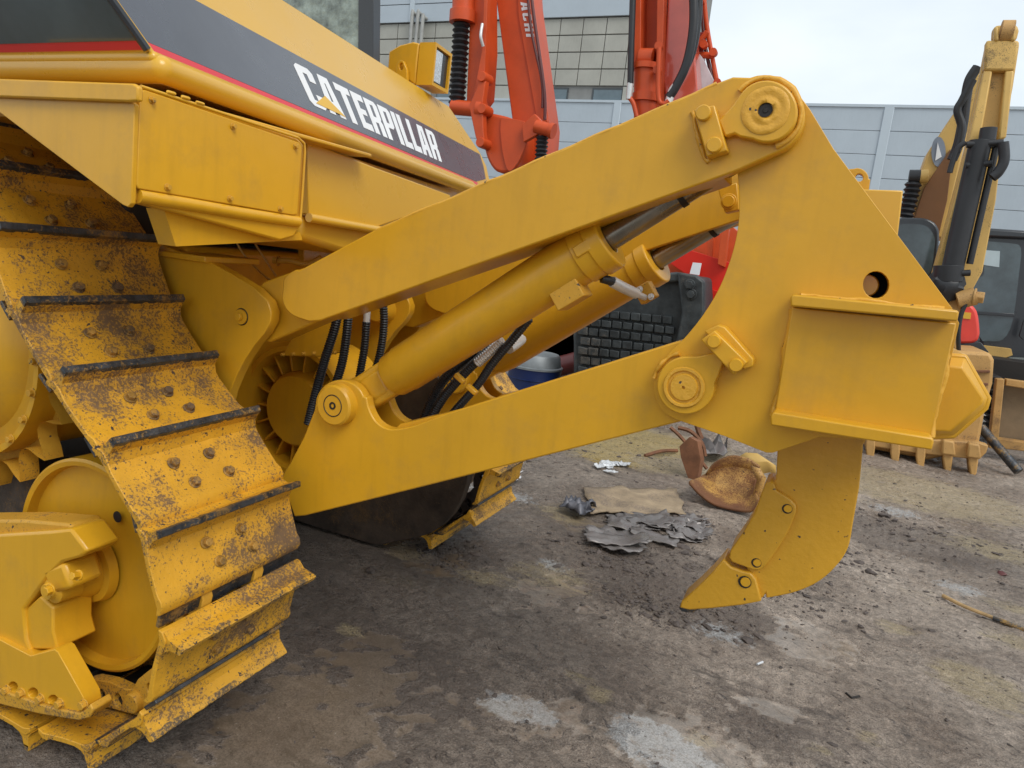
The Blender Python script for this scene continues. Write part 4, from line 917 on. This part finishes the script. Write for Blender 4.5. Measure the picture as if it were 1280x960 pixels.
def hose2(px, Y, r_, parent, mat='rubber'): tubeo('hydraulic_hose', [P(x, y, Y) for x, y in px], r_, mat, parent, seg=10)
hose2([(793, -60), (791, 0), (789, 60), (788, 105)], E2 - .2, .04, ex2)
hose2([(862, -60), (867, 0), (866, 40), (858, 80), (845, 108), (836, 122)], E2 - .2, .055, ex2)
hose2([(878, -60), (874, 0), (870, 45), (862, 75), (846, 104)], E2 - .1, .045, ex2)
hose2([(788, 102), (787, 120), (792, 130), (796, 146)], E2 - .2, .03, ex2, 'red')
tubeo('hose_fitting', [P(788, 104, E2 - .2), P(786, 124, E2 - .2)], .04, 'silver', ex2)
tubeo('hose_fitting', [P(846, 106, E2 - .2), P(840, 114, E2 - .2), P(835, 130, E2 - .2)], .05, 'silver', ex2)
hose2([(824, 60), (823, 120), (830, 130), (836, 126)], E2 - .25, .03, ex2, 'red')
hose2([(874, -60), (878, 20), (882, 60), (892, 106)], E2 + .6, .025, ex2, 'brown')
hose2([(876, -60), (882, 20), (890, 70), (897, 106)], E2 + .6, .03, ex2, 'red')
for (a, b_) in (((872, 68), (893, 70)), ((884, 40), (872, 55)), ((886, 106), (899, 104)), ((868, 4), (881, 2))): cylo('pipe_clamp', P(*a, E2 + .58), P(*b_, E2 + .58), .04, 'red', ex2)
for q in ((892, 66), (897, 104), (880, 56), (824, 58), (822, 88)): 
    bm = bmesh.new(); lathe(bm, [(-.05, 0), (-.05, .05), (.04, .05), (.04, 0)], P(*q, E2 + (.5 if q[0] > 850 else -.15)), (0, 1, 0), 14); finish('clamp_knob', bm, 'red', ex2)
# its red body seen through the ripper
plate('body_panel', [(828, 300), (915, 283), (935, 300), (935, 420), (880, 400), (830, 330)], 8.6, .5, 'red', ex2)
plate('engine_cover', [(833, 326), (848, 308), (918, 330), (915, 372), (875, 355)], 8.3, .2, 'red_bright', ex2)
plate('engine_cover', [(874, 356), (930, 376), (930, 430), (872, 430)], 8.25, .1, 'red_bright', ex2)
plate('cover_rail', [(885, 290), (892, 288), (890, 328), (883, 325)], 8.35, .1, 'red', ex2)
plate('hand_rail', [(902, 284), (912, 281), (906, 334), (897, 330)], 8.2, .1, 'red', ex2)
plate('warning_label', [(866, 328), (877, 329), (874, 344), (862, 342)], 8.19, .01, 'white_decal', ex2, bevel=0)
plate('side_cover', [(660, 440), (715, 405), (722, 460), (700, 470)], 9.0, .2, 'red_bright', ex2)
bm = bmesh.new(); cyl(bm, P(684, 462, 8.6), P(722, 452, 8.6), .13); finish('track_roller', bm, 'brown', ex2)
boxo('undercarriage', V((P(800, 400, 9).x, 9.6, .55)), (3.4, 1.2, .6), 'dark', ex2)
boxo('counterweight', V((P(850, 380, 9).x, 9.7, 1.1)), (2.2, 1.0, .6), 'red', ex2)

# dark bucket with ribbed pads
bk = thing('excavator_bucket', 'black steel excavator bucket with gridded rows of wear pads lying behind the ripper', 'bucket', (P(800, 440, 7.2).x, 7.2, 0))
YB = 7.0
prof = [(716, 470), (716, 400), (728, 385), (760, 358), (800, 345), (840, 342), (868, 346), (870, 380), (862, 420), (850, 452), (830, 520), (716, 520)]
plate('bucket_shell', prof, YB, 1.1, 'pad', bk, bevel=.04, seg=3)
plate('side_plate', [(846, 340), (870, 344), (880, 352), (880, 390), (872, 430), (850, 470), (842, 440), (852, 390)], YB - .12, .12, 'pad', bk, bevel=.02)
plate('bucket_lip', [(748, 362), (790, 345), (845, 340), (872, 344), (850, 352), (800, 356), (752, 374)], YB - .08, .1, 'pad', bk, bevel=.02)
for r_ in range(8):
    for c_ in range(10):
        if r_ >= 0:
            x_ = 722 + c_ * 13.2 + (3 if r_ % 2 else 0); y_ = 388 + r_ * 12.2 + 0.10 * (x_ - 722) - 4
            if x_ + 11 > 846 - (r_ * 1.5): continue
            d_ = random.uniform(0, .03)
            plate('wear_pad', [(x_ + random.uniform(0, 1.5), y_), (x_ + 12.2, y_ + 1.2 + random.uniform(-.5, 1.5)), (x_ + 12, y_ + 11), (x_ - .2, y_ + 9.6)], YB - .03 - d_, .05, 'pad', bk, bevel=.008)
for q in ((862, 356), (864, 368)): bolt('bucket_bolt', P(*q, YB - .13), (0, -1, 0), .04, .04, 'pad', bk)
# blue drum
dc = P(668, 470, 7.4)
dr = thing('oil_drum', 'blue steel drum with a dented silver lid standing behind the bulldozer', 'drum', (dc.x, dc.y, 0))
zt_ = P(665, 458, 7.4).z
bm = bmesh.new(); lathe(bm, [(0, 0), (0, .29), (.02, .30), (zt_ * .33, .30), (zt_ * .34, .312), (zt_ * .35, .30), (zt_ * .66, .30), (zt_ * .67, .312), (zt_ * .68, .30), (zt_ - .02, .30), (zt_, .305)], V((dc.x, dc.y, 0)), (0, 0, 1), 40); finish('drum_body', bm, 'blue', dr)
bm = bmesh.new(); lathe(bm, [(0, .31), (.02, .31), (.03, .29), (.14, .27), (.16, .25), (.16, 0)], V((dc.x, dc.y, zt_)), (0, 0, 1), 40); finish('drum_lid', bm, 'white_drum', dr)

# ================================================================ tan excavator (right)
E3 = 8.2
ex3 = thing('excavator', 'faded yellow excavator with upright stick, black cylinder and toothed bucket resting on the ground', 'excavator', (P(1200, 560, E3).x, E3 + .4, 0))
plate('stick_side', [(1233, 55), (1262, 48), (1274, 52), (1274, 58), (1266, 110), (1254, 170), (1245, 250), (1228, 340), (1206, 380), (1163, 350), (1185, 270), (1208, 180), (1222, 110)], E3 + .05, .1, 'tan', ex3, bevel=.01)
plate('stick_front', [(1233, 50), (1274, 50), (1273, 66), (1268, 88), (1230, 88)], E3 - .06, .11, 'tan', ex3, bevel=.02)
plate('stick_rib', [(1230, 88), (1241, 88), (1226, 172), (1208, 265), (1184, 352), (1165, 350), (1190, 260), (1210, 180)], E3 - .05, .1, 'tan', ex3, bevel=.015)
plate('stick_rib', [(1257, 88), (1268, 88), (1258, 172), (1248, 175)], E3 - .05, .1, 'tan', ex3, bevel=.015)
plate('stick_tip', [(1241, 36), (1246, 31), (1272, 31), (1274, 38), (1271, 50), (1240, 50)], E3 + .1, .08, 'tan', ex3, bevel=.02)
cylo('tip_roller', P(1250, 40, E3), P(1266, 40, E3), .10, 'tan_dirty', ex3)
for a, b_ in (((1243, 33), (1249, 51)), ((1264, 33), (1271, 51))): plate('tip_lug', [(a[0], a[1]), (a[0] + 6, a[1]), (a[0] + 6, b_[1]), (a[0], b_[1])], E3 - .08, .1, 'tan', ex3, bevel=.02)
boom = plate('boom', [(1200, 130), (1218, 92), (1226, 84), (1226, 120), (1205, 185), (1192, 245), (1184, 300), (1150, 290), (1141, 275), (1146, 230), (1160, 190), (1183, 155)], E3 + .9, .4, 'tan', ex3, bevel=.02)
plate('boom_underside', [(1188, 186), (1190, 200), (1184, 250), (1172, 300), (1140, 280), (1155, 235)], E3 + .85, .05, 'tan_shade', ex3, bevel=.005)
bm = bmesh.new(); prism(bm, [P(x, y, E3 + .885) for x, y in arc(1173, 190, 9, 0, 340, 17, 19)], V((0, -.01, 0))); finish('round_decal', bm, surf('grey_decal', (.22, .25, .30), .5), boom, smooth=0)
bm = bmesh.new(); prism(bm, [P(x, y, E3 + .872) for x, y in ((1172, 178), (1177, 196), (1169, 201))], V((0, -.008, 0))); finish('decal_mark', bm, 'white_decal', boom, smooth=0)
hose2([(1222, 84), (1212, 100), (1207, 125), (1204, 150), (1198, 180), (1190, 200)], E3 + .6, .05, ex3)
hose2([(1216, 100), (1203, 125), (1197, 138), (1202, 160), (1196, 190)], E3 + .55, .04, ex3)
bellows('rubber_bellows', [(1142, 228), (1137, 250), (1131, 272)], E3 + .8, .075, ex3, .05)
cylo('cylinder_elbow', P(1136, 221, E3 + .8), P(1150, 221, E3 + .8), .075, 'rubber', ex3); cylo('boom_pin', P(1146, 221, E3 + .8), P(1160, 220, E3 + .8), .07, 'tan', ex3)
for a, b_, r_, mt, nm in (((1226, 176), (1187, 352), .095, 'rubber', 'stick_cylinder'), ((1236, 160), (1232, 185), .07, 'rubber', 'cylinder_rod'), ((1246, 180), (1212, 330), .03, 'rubber', 'hydraulic_pipe')):
    cylo(nm, P(*a, E3 - .15), P(*b_, E3 - .15), r_, mt, ex3)
cylo('cylinder_end', P(1186, 332, E3 - .15), P(1184, 352, E3 - .15), .13, 'rubber', ex3)
bm = bmesh.new(); bmesh.ops.create_icosphere(bm, subdivisions=3, radius=.17, matrix=Matrix.Translation(P(1180, 358, E3 - .1)))
for v in bm.verts: v.co += noise.noise_vector(v.co * 12) * .05
finish('rubber_boot', bm, 'rubber', ex3)
hose2([(1207, 178), (1197, 186), (1190, 205), (1187, 216)], E3 - .3, .025, ex3); hose2([(1254, 178), (1255, 200), (1248, 215), (1240, 222)], E3 - .3, .045, ex3)
for a, b_ in (((1208, 181), (1254, 178)), ((1207, 207), (1240, 204)), ((1178, 343), (1213, 341))): cylo('cylinder_clamp', P(*a, E3 - .2), P(*b_, E3 - .2), .03, 'rubber', ex3)
cylo('bucket_pin', P(1196, 376, E3 - .2), P(1219, 370, E3 - .2), .085, 'tan_dirty', ex3); bolt('pin_bolt', P(1217, 371, E3 - .22), (1, -.2, 0), .06, .07, 'tan_dirty', ex3)
plate('bucket_link', [(1184, 372), (1204, 372), (1206, 384), (1200, 410), (1196, 445), (1190, 445), (1194, 400)], E3 - .15, .1, 'tan_dirty', ex3, bevel=.01)
tubeo('link_hose', [P(1208, 378, E3 - .25), P(1201, 395, E3 - .25), P(1198, 420, E3 - .25), P(1199, 450, E3 - .2)], .02, 'rubber', ex3)
# bucket
bb = plate('bucket', [(1090, 440), (1180, 438), (1238, 441), (1243, 450), (1241, 480), (1232, 510), (1226, 545), (1222, 562), (1160, 575), (1080, 560), (1086, 500)], 7.85, .9, 'tan_dirty', ex3, bevel=.03)
plate('bucket_edge', [(1082, 540), (1140, 548), (1222, 553), (1236, 557), (1233, 566), (1224, 575), (1140, 566), (1082, 557)], 7.76, .12, 'tan_dirty', bb, bevel=.012)
for yy in (462, 478, 508): plate('bucket_ridge', [(1100, yy), (1238 - (yy - 460) * .15, yy + 1), (1238 - (yy - 460) * .15, yy + 4), (1100, yy + 3)], 7.82, .05, 'rust', bb)
for tx, ty in ((1088, 560), (1119, 566), (1151, 570), (1185, 574), (1217, 578)):
    t_ = plate('tooth', [(tx - 5, ty - 14), (tx + 6, ty - 14), (tx + 6, ty), (tx + 4, ty + 14), (tx + 1, ty + 18), (tx - 4, ty + 16), (tx - 6, ty)], 7.72, .16, 'tan_dirty', bb, bevel=.012)
    if tx > 1160: plate('tooth_adapter', [(tx - 6, ty - 24), (tx + 8, ty - 22), (tx + 10, ty - 4), (tx - 8, ty - 6)], 7.68, .18, 'tan_dirty', t_, bevel=.015)

# black-cabbed excavator at the right edge
E4 = 10.0
ex4 = thing('excavator', 'black-framed excavator cab with large dark side window at the right edge of the yard', 'excavator', (P(1260, 480, E4).x, E4 + .5, 0))
cabo = plate('cab_frame', [(1205, 300), (1212, 288), (1290, 290), (1345, 300), (1345, 500), (1200, 480), (1198, 432), (1226, 430)], E4, 1.4, 'black_plastic', ex4, bevel=.03)
plate('cab_roof', [(1212, 286), (1222, 284), (1345, 292), (1345, 302), (1212, 296)], E4 - .06, 1.5, 'black_plastic', ex4, bevel=.03)
plate('door_window', curve([(1214, 306), (1216, 301), (1262, 304), (1276, 310), (1274, 340), (1266, 400), (1254, 424), (1236, 426), (1224, 420), (1206, 360), (1214, 306)], 3)[:-1], E4 - .02, .03, 'cabglass', ex4, bevel=0)
plate('window_rail', [(1206, 388), (1268, 392), (1268, 396), (1206, 392)], E4 - .04, .03, 'black_plastic', ex4)
plate('window_reflection_patch', [(1222, 312), (1250, 314), (1249, 334), (1222, 330)], E4 - .026, .005, surf('painted_reflection', (.42, .52, .55), .15, var=.15, bump=0), ex4, bevel=0)  # reflection in the glass painted as a pale patch
plate('seat_back', curve([(1210, 336), (1214, 326), (1226, 325), (1230, 332), (1228, 345), (1212, 345)], 3), E4 - .027, .004, 'black_plastic', ex4, bevel=0)
plate('step_panel', [(1230, 432), (1264, 436), (1266, 444), (1258, 447), (1230, 446)], E4 - .1, .1, 'tan', ex4)
plate('lower_body', [(1235, 447), (1345, 450), (1345, 480), (1272, 476), (1266, 468), (1238, 462)], E4 - .15, .3, surf('grey_green_body', (.16, .18, .17), .5), ex4)
plate('hood', curve([(1190, 378), (1205, 376), (1216, 382), (1223, 395), (1223, 426), (1198, 430)], 3), 9.0, .5, surf('red_orange_hood', (.75, .06, .04), .35), ex4, bevel=.03)
plate('hood_sticker', [(1204, 390), (1214, 391), (1213, 399), (1204, 398)], 8.99, .01, 'amber_decal', ex4, bevel=0)
plate('hood_base', [(1198, 430), (1226, 428), (1236, 440), (1232, 446), (1198, 444)], 9.0, .4, 'black_plastic', ex4)
for k in range(5): plate('grille_slat', [(1194, 398 + k * 7), (1199, 398 + k * 7), (1199, 401 + k * 7), (1194, 401 + k * 7)], 8.95, .03, 'dark', ex4, bevel=0)
plate('handrail', [(1274, 420), (1280, 400), (1284, 400), (1279, 425)], E4 - .2, .04, 'black_plastic', ex4)
# second cab window, left of the tan stick
plate('mirror_cab', curve([(1110, 285), (1122, 273), (1145, 272), (1160, 274), (1171, 282), (1174, 300), (1166, 345), (1130, 345)], 3), 8.75, .3, 'black_plastic', ex4, bevel=.02)
plate('front_window', curve([(1118, 290), (1124, 281), (1146, 280), (1160, 284), (1168, 296), (1168, 310), (1160, 345), (1132, 320)], 3), 8.72, .03, 'cabglass', ex4, bevel=0)
# crawler track and timber frame below it
for k in range(9): plate('track_plate', [(1236, 470 + k * 8), (1252, 471 + k * 8), (1251, 475 + k * 8), (1235, 474 + k * 8)], 9.0, .35, 'dark', ex4, bevel=.01)
boxo('undercarriage', V((P(1260, 500, 9.9).x + .3, 9.9, .7)), (2.0, 1.0, .6), 'dark', ex4)
cr = thing('rusty_crate', 'rusty brown open crate standing on its side beside the excavator tracks at the right edge', 'crate', (P(1265, 560, 8.8).x, 8.8, 0))
for pl in ([(1246, 474), (1256, 474), (1247, 562), (1236, 560)], [(1258, 474), (1330, 484), (1330, 494), (1257, 482)], [(1247, 548), (1330, 560), (1330, 570), (1246, 560)]): plate('frame_bar', pl, 8.7, .12, 'tan_dirty', cr, bevel=.008)
plate('back_panel', [(1254, 478), (1330, 490), (1330, 566), (1246, 552)], 8.85, .04, surf('brown_board', (.20, .14, .08), .8, var=.3, bump=.4), cr)
bm = bmesh.new(); tube(bm, [P(1226, 534, 8.3), G(1272, 596)+V((0,0,.05))], .045, seg=14); tag(finish('steel_pipe', bm, 'worn_steel'), 'dark steel pipe leaning from the toothed bucket down to the muddy ground', 'pipe')

# ================================================================ scrap and debris on the ground
def gp(x, y, z=.0): return G(x, y, 0) + V((0, 0, z))
def lift(x, y, base):                # point above the ground spot 'base' (photo position), seen at x,y
    return P(x, y, G(*base).y)
# rusty curved pan
pan = thing('scrap_bucket_shell', 'rusty torn bucket corner with yellow lip lying curled on the mud left of the shank', 'scrap metal', G(905, 635))
rows_ = []
bot = curve([(862, 604), (875, 618), (892, 630), (915, 637), (938, 639), (950, 630)], 4)
mid = curve([(872, 598), (885, 610), (900, 618), (918, 622), (934, 622), (944, 612)], 4)
top = curve([(884, 592), (890, 582), (902, 574), (918, 570), (936, 574), (950, 584)], 4)
PY = G(905, 637).y
rows_.append([P(x, y, PY - .02) for x, y in bot])
rows_.append([P(x, y - 3, PY + .02) for x, y in bot])
rows_.append([P(x, y, PY + .22) for x, y in mid])
rows_.append([P(x, y, PY + .33) for x, y in [(a[0] * .6 + b[0] * .4, a[1] * .6 + b[1] * .4) for a, b in zip(mid, top)]])
rows_.append([P(x, y, PY + .36) for x, y in [(a[0] * .25 + b[0] * .75, a[1] * .25 + b[1] * .75) for a, b in zip(mid, top)]])
rows_.append([P(x, y, PY + .32) for x, y in top])
loft('curled_shell', rows_, 'rust_yellow', pan, solid=.018, jit=.004)
base = (905, 606)
pl_ = [lift(x, y, base) for x, y in ((862, 604), (851, 572), (849, 558), (862, 546), (872, 552), (876, 575), (871, 602))]
bm = bmesh.new(); prism(bm, pl_, V((.02, .05, 0))); finish('side_fin', bm, 'rust', pan, bevel=.003)
loft('yellow_lip', [[lift(x, y, base) + V((0, .05, 0)) for x, y in ((922, 574), (932, 568), (946, 570), (952, 576))], [lift(x, y, base) for x, y in ((936, 584), (946, 578), (958, 578), (970, 582))], [lift(x, y, base) for x, y in ((944, 600), (952, 592), (962, 590), (970, 592))]], 'tan', pan, solid=.03)
loft('right_edge', [[lift(x, y, (905, 628)) for x, y in ((938, 582), (946, 600), (940, 622), (936, 636))], [lift(x, y, (905, 628)) for x, y in ((950, 586), (958, 598), (952, 616), (950, 632))]], 'rust_yellow', pan, solid=.02)
base = (870, 590)
for i, (px, r_, lab) in enumerate((([(838, 534), (850, 545), (868, 566), (884, 586)], .016, 'rusty angle bar leaning across the curled bucket scrap, the longest of the bent bars'),
                  ([(846, 536), (862, 541), (876, 556), (880, 572)], .018, 'short bent rusty bar leaning behind the curled bucket scrap'),
                  ([(866, 528), (870, 542), (874, 552)], .022, 'stubby upright rusty strip sticking up behind the scrap'))):
    bm = bmesh.new(); tube(bm, spline3([lift(x, y, base) + V((0, .06 * i, 0)) for x, y in px], 4), r_, seg=5); tag(finish('scrap_bar', bm, 'rust', smooth=20), lab, 'scrap metal', 'bent scrap bars')
bm = bmesh.new(); tube(bm, spline3([gp(806, 571, .01), gp(826, 568, .03), gp(846, 566, .02)], 3), .016, seg=6); tag(finish('scrap_rod', bm, 'rust'), 'thin rusty rod lying flat on the mud left of the curled bucket scrap', 'rod')
cs = [[gp(872 + i * 6, 580 - j * 7 + (3 * math.sin(i * 2.1 + j)), .02 + .10 * abs(math.sin(i * 1.3 + j * .9))) for i in range(7)] for j in range(4)]
tag(loft('crumpled_sheet', cs, 'sheet_grey', solid=.006, jit=.03, smooth=20), 'crumpled brown-grey metal sheet bunched behind the rusty curled scrap', 'scrap metal')
# tan board and torn sheets
tb = [[gp(728 + (i / 20) * 118 + j * 1.1 + 5 * noise.noise(V((i * .5, j * .5, 1))) * (1.4 if i in (0, 20) else 1), 612 + j * 3.6 + (i / 20) * 2 + 3.5 * noise.noise(V((i * .4, j * .4, 7))), .014 + .03 * max(0, noise.noise(V((i * .2, j * .25, 4))))) for i in range(21)] for j in range(10)]
tag(loft('flat_board', tb, 'sheet_tan', solid=.010, jit=.006, smooth=30), 'flat muddy tan board lying on the ground left of the curled scrap', 'board')
def crumple(name, x0_, x1_, y0_, y1_, hgt, mat, lab, k=6, size=.16, seed=0):
    rnd = random.Random(seed); bm = bmesh.new()
    A0, A1 = gp(x0_, y0_), gp(x1_, y1_)
    for q in range(k):
        c0_ = V((rnd.uniform(A0.x, A1.x), rnd.uniform(A0.y, A1.y), 0)); sx_ = size * rnd.uniform(.6, 1.5); sy_ = size * rnd.uniform(.4, .9); an = rnd.uniform(-.7, .7)
        cvx = rnd.uniform(-.6, 1.0); tl_ = rnd.uniform(-.25, .35); h0 = rnd.uniform(0, hgt * .5); nx, ny = 12, 9; vs = []
        for j in range(ny + 1):
            rw = []
            for i in range(nx + 1):
                u = i / nx * 2 - 1; v = j / ny * 2 - 1
                e = 1 + .22 * noise.noise(V((u * 2.3, v * 2.3, seed + q))) + .10 * noise.noise(V((u * 8, v * 8, q)))
                x_ = u * sx_ * e; y_ = v * sy_ * e
                z_ = h0 + tl_ * x_ * .5 + hgt * (.5 * cvx * u * u + .9 * max(0, noise.noise(V((u * 1.6, v * 1.1, seed * 3 + q)))) + .22 * noise.noise(V((u * 4.5, v * 4, q))))
                p = V((c0_.x + x_ * math.cos(an) - y_ * math.sin(an), c0_.y + x_ * math.sin(an) + y_ * math.cos(an), 0)); p.z = max(.004 + gz(p.x, p.y), z_ + .008)
                rw.append(bm.verts.new(p))
            vs.append(rw)
        for ra, rb in zip(vs, vs[1:]):
            for i in range(nx): bm.faces.new((ra[i], ra[i + 1], rb[i + 1], rb[i]))
    return tag(finish(name, bm, mat, solid=.005, smooth=40), lab, 'scrap sheet')
crumple('crumpled_sheet', 752, 832, 678, 655, .045, 'sheet_grey', 'large torn crumpled grey sheet in the muddy puddle in front of the tan board', seed=3, k=11, size=.12)
crumple('crumpled_sheet', 715, 730, 645, 634, .09, surf('dark_blue_grey_sheet', (.10, .10, .115), .45, .3, var=.3), 'dark blue-grey curled sheet propped against the left edge of the tan board', seed=8, k=3, size=.09)
crumple('crumpled_sheet', 850, 885, 675, 645, .04, 'sheet_grey', 'low pile of torn grey scraps nearest the shin guard', seed=21, k=10, size=.07)
crumple('crumpled_sheet', 742, 785, 590, 580, .03, 'plastic_white', 'torn white plastic strip on the mud under the lower arm', seed=13, k=7, size=.05)
crumple('plastic_bag', 620, 632, 604, 596, .12, 'plastic_white', 'crumpled clear white plastic bag beside the far track', seed=5, k=4, size=.09)
# wooden stick, cable
bm = bmesh.new(); tube(bm, spline3([gp(1178, 748, .016), gp(1205, 763, .022), gp(1240, 776, .018), gp(1262, 784, .012)], 5), lambda t: .011 - .002 * t, seg=8); tag(finish('wooden_stick', bm, 'wood'), 'long peeled wooden stick lying on the ground at the right edge', 'stick')
bm = bmesh.new(); tube(bm, spline3([gp(1240, 777, .02), gp(1262, 785, .02), gp(1300, 800, .014)], 5), .0125, seg=8); tag(finish('black_rod', bm, 'worn_steel'), 'dark rod overlapping the end of the wooden stick at right', 'rod')
bm = bmesh.new(); tube(bm, [gp(1060 - 3, 868, .006) , gp(1064, 874, .006), gp(1074, 872, .006)], .005, seg=6); tag(finish('twig', bm, 'dark'), 'small dark bent twig on the ground below the ripper tip, right', 'twig')
bm = bmesh.new(); cyl(bm, gp(946, 832, .006), gp(953, 829, .006), .005, seg=10); tag(finish('cigarette_butt', bm, 'plastic_white'), 'tiny pale cigarette butt on the mud below the ripper tip', 'litter')
bm = bmesh.new(); bmesh.ops.create_icosphere(bm, subdivisions=2, radius=.028, matrix=Matrix.Translation(gp(1253, 718, .006)) @ Matrix.Diagonal((1, .7, .3, 1)))
for v in bm.verts: v.co += noise.noise_vector(v.co * 40) * .015
tag(finish('red_rag', bm, 'brown'), 'small red scrap of rag on the ground near the right edge', 'litter')
# mud crumbs, stones and leaves: nobody could count them
bm = bmesh.new()
clusters = [(820, 690, .5, .28), (800, 750, .35, .4), (750, 690, .4, .5), (1100, 655, .6, .6), (1200, 680, .7, .6), (560, 690, .25, .3), (850, 660, .4, .6), (900, 770, .35, .4), (1050, 700, .5, .5), (700, 560, .9, .7), (1000, 740, .4, .3), (780, 700, .3, .9), (860, 650, .3, 1.0), (820, 760, .25, .9)]
_t = bmesh.new(); bmesh.ops.create_icosphere(_t, subdivisions=1, radius=1); TV = [v.co.copy() for v in _t.verts]; TF = [tuple(v.index for v in f.verts) for f in _t.faces]; _t.free()
CV, CF = [], []
def clod(x, y, r_):
    a = random.random() * 6.28; ca, sa = math.cos(a), math.sin(a); sx_, sy_, sz_ = r_ * random.uniform(.7, 1.7), r_ * random.uniform(.5, 1), r_ * random.uniform(.3, .65); zz = gz(x, y) + r_ * .12; n0 = len(CV)
    for t in TV:
        k = 1 + random.uniform(-.3, .3); u, v, w_ = t.x * sx_ * k, t.y * sy_ * k, t.z * sz_ * k; CV.append((x + u * ca - v * sa, y + u * sa + v * ca, zz + w_))
    CF.extend(tuple(i + n0 for i in f) for f in TF)
for k in range(7500):
    if k < 2300:
        cx_, cy_, sp, wt = random.choice(clusters); g_ = G(cx_, cy_); x = random.gauss(g_.x, sp * .45); y = random.gauss(g_.y, sp * .40)
    else:
        x = random.uniform(-1.9, 3.2); y = random.uniform(1.2, 9)
    if x < -1.0 and y < 2.2 and random.random() < .7: continue
    if y < .8: continue
    if k < 2300:
        sz = min(.034, random.lognormvariate(-5.1, .66))
    else: sz = min(.02, random.lognormvariate(-5.6, .5))
    clod(x, y, sz * (.7 + .06 * y))
bm.free(); me = bpy.data.meshes.new('mud_crumbs'); me.from_pydata(CV, [], CF); me.materials.append(M['mud']); o = bpy.data.objects.new('mud_crumbs', me); C.objects.link(o); o['kind'] = 'stuff'
bpy.context.view_layer.update()
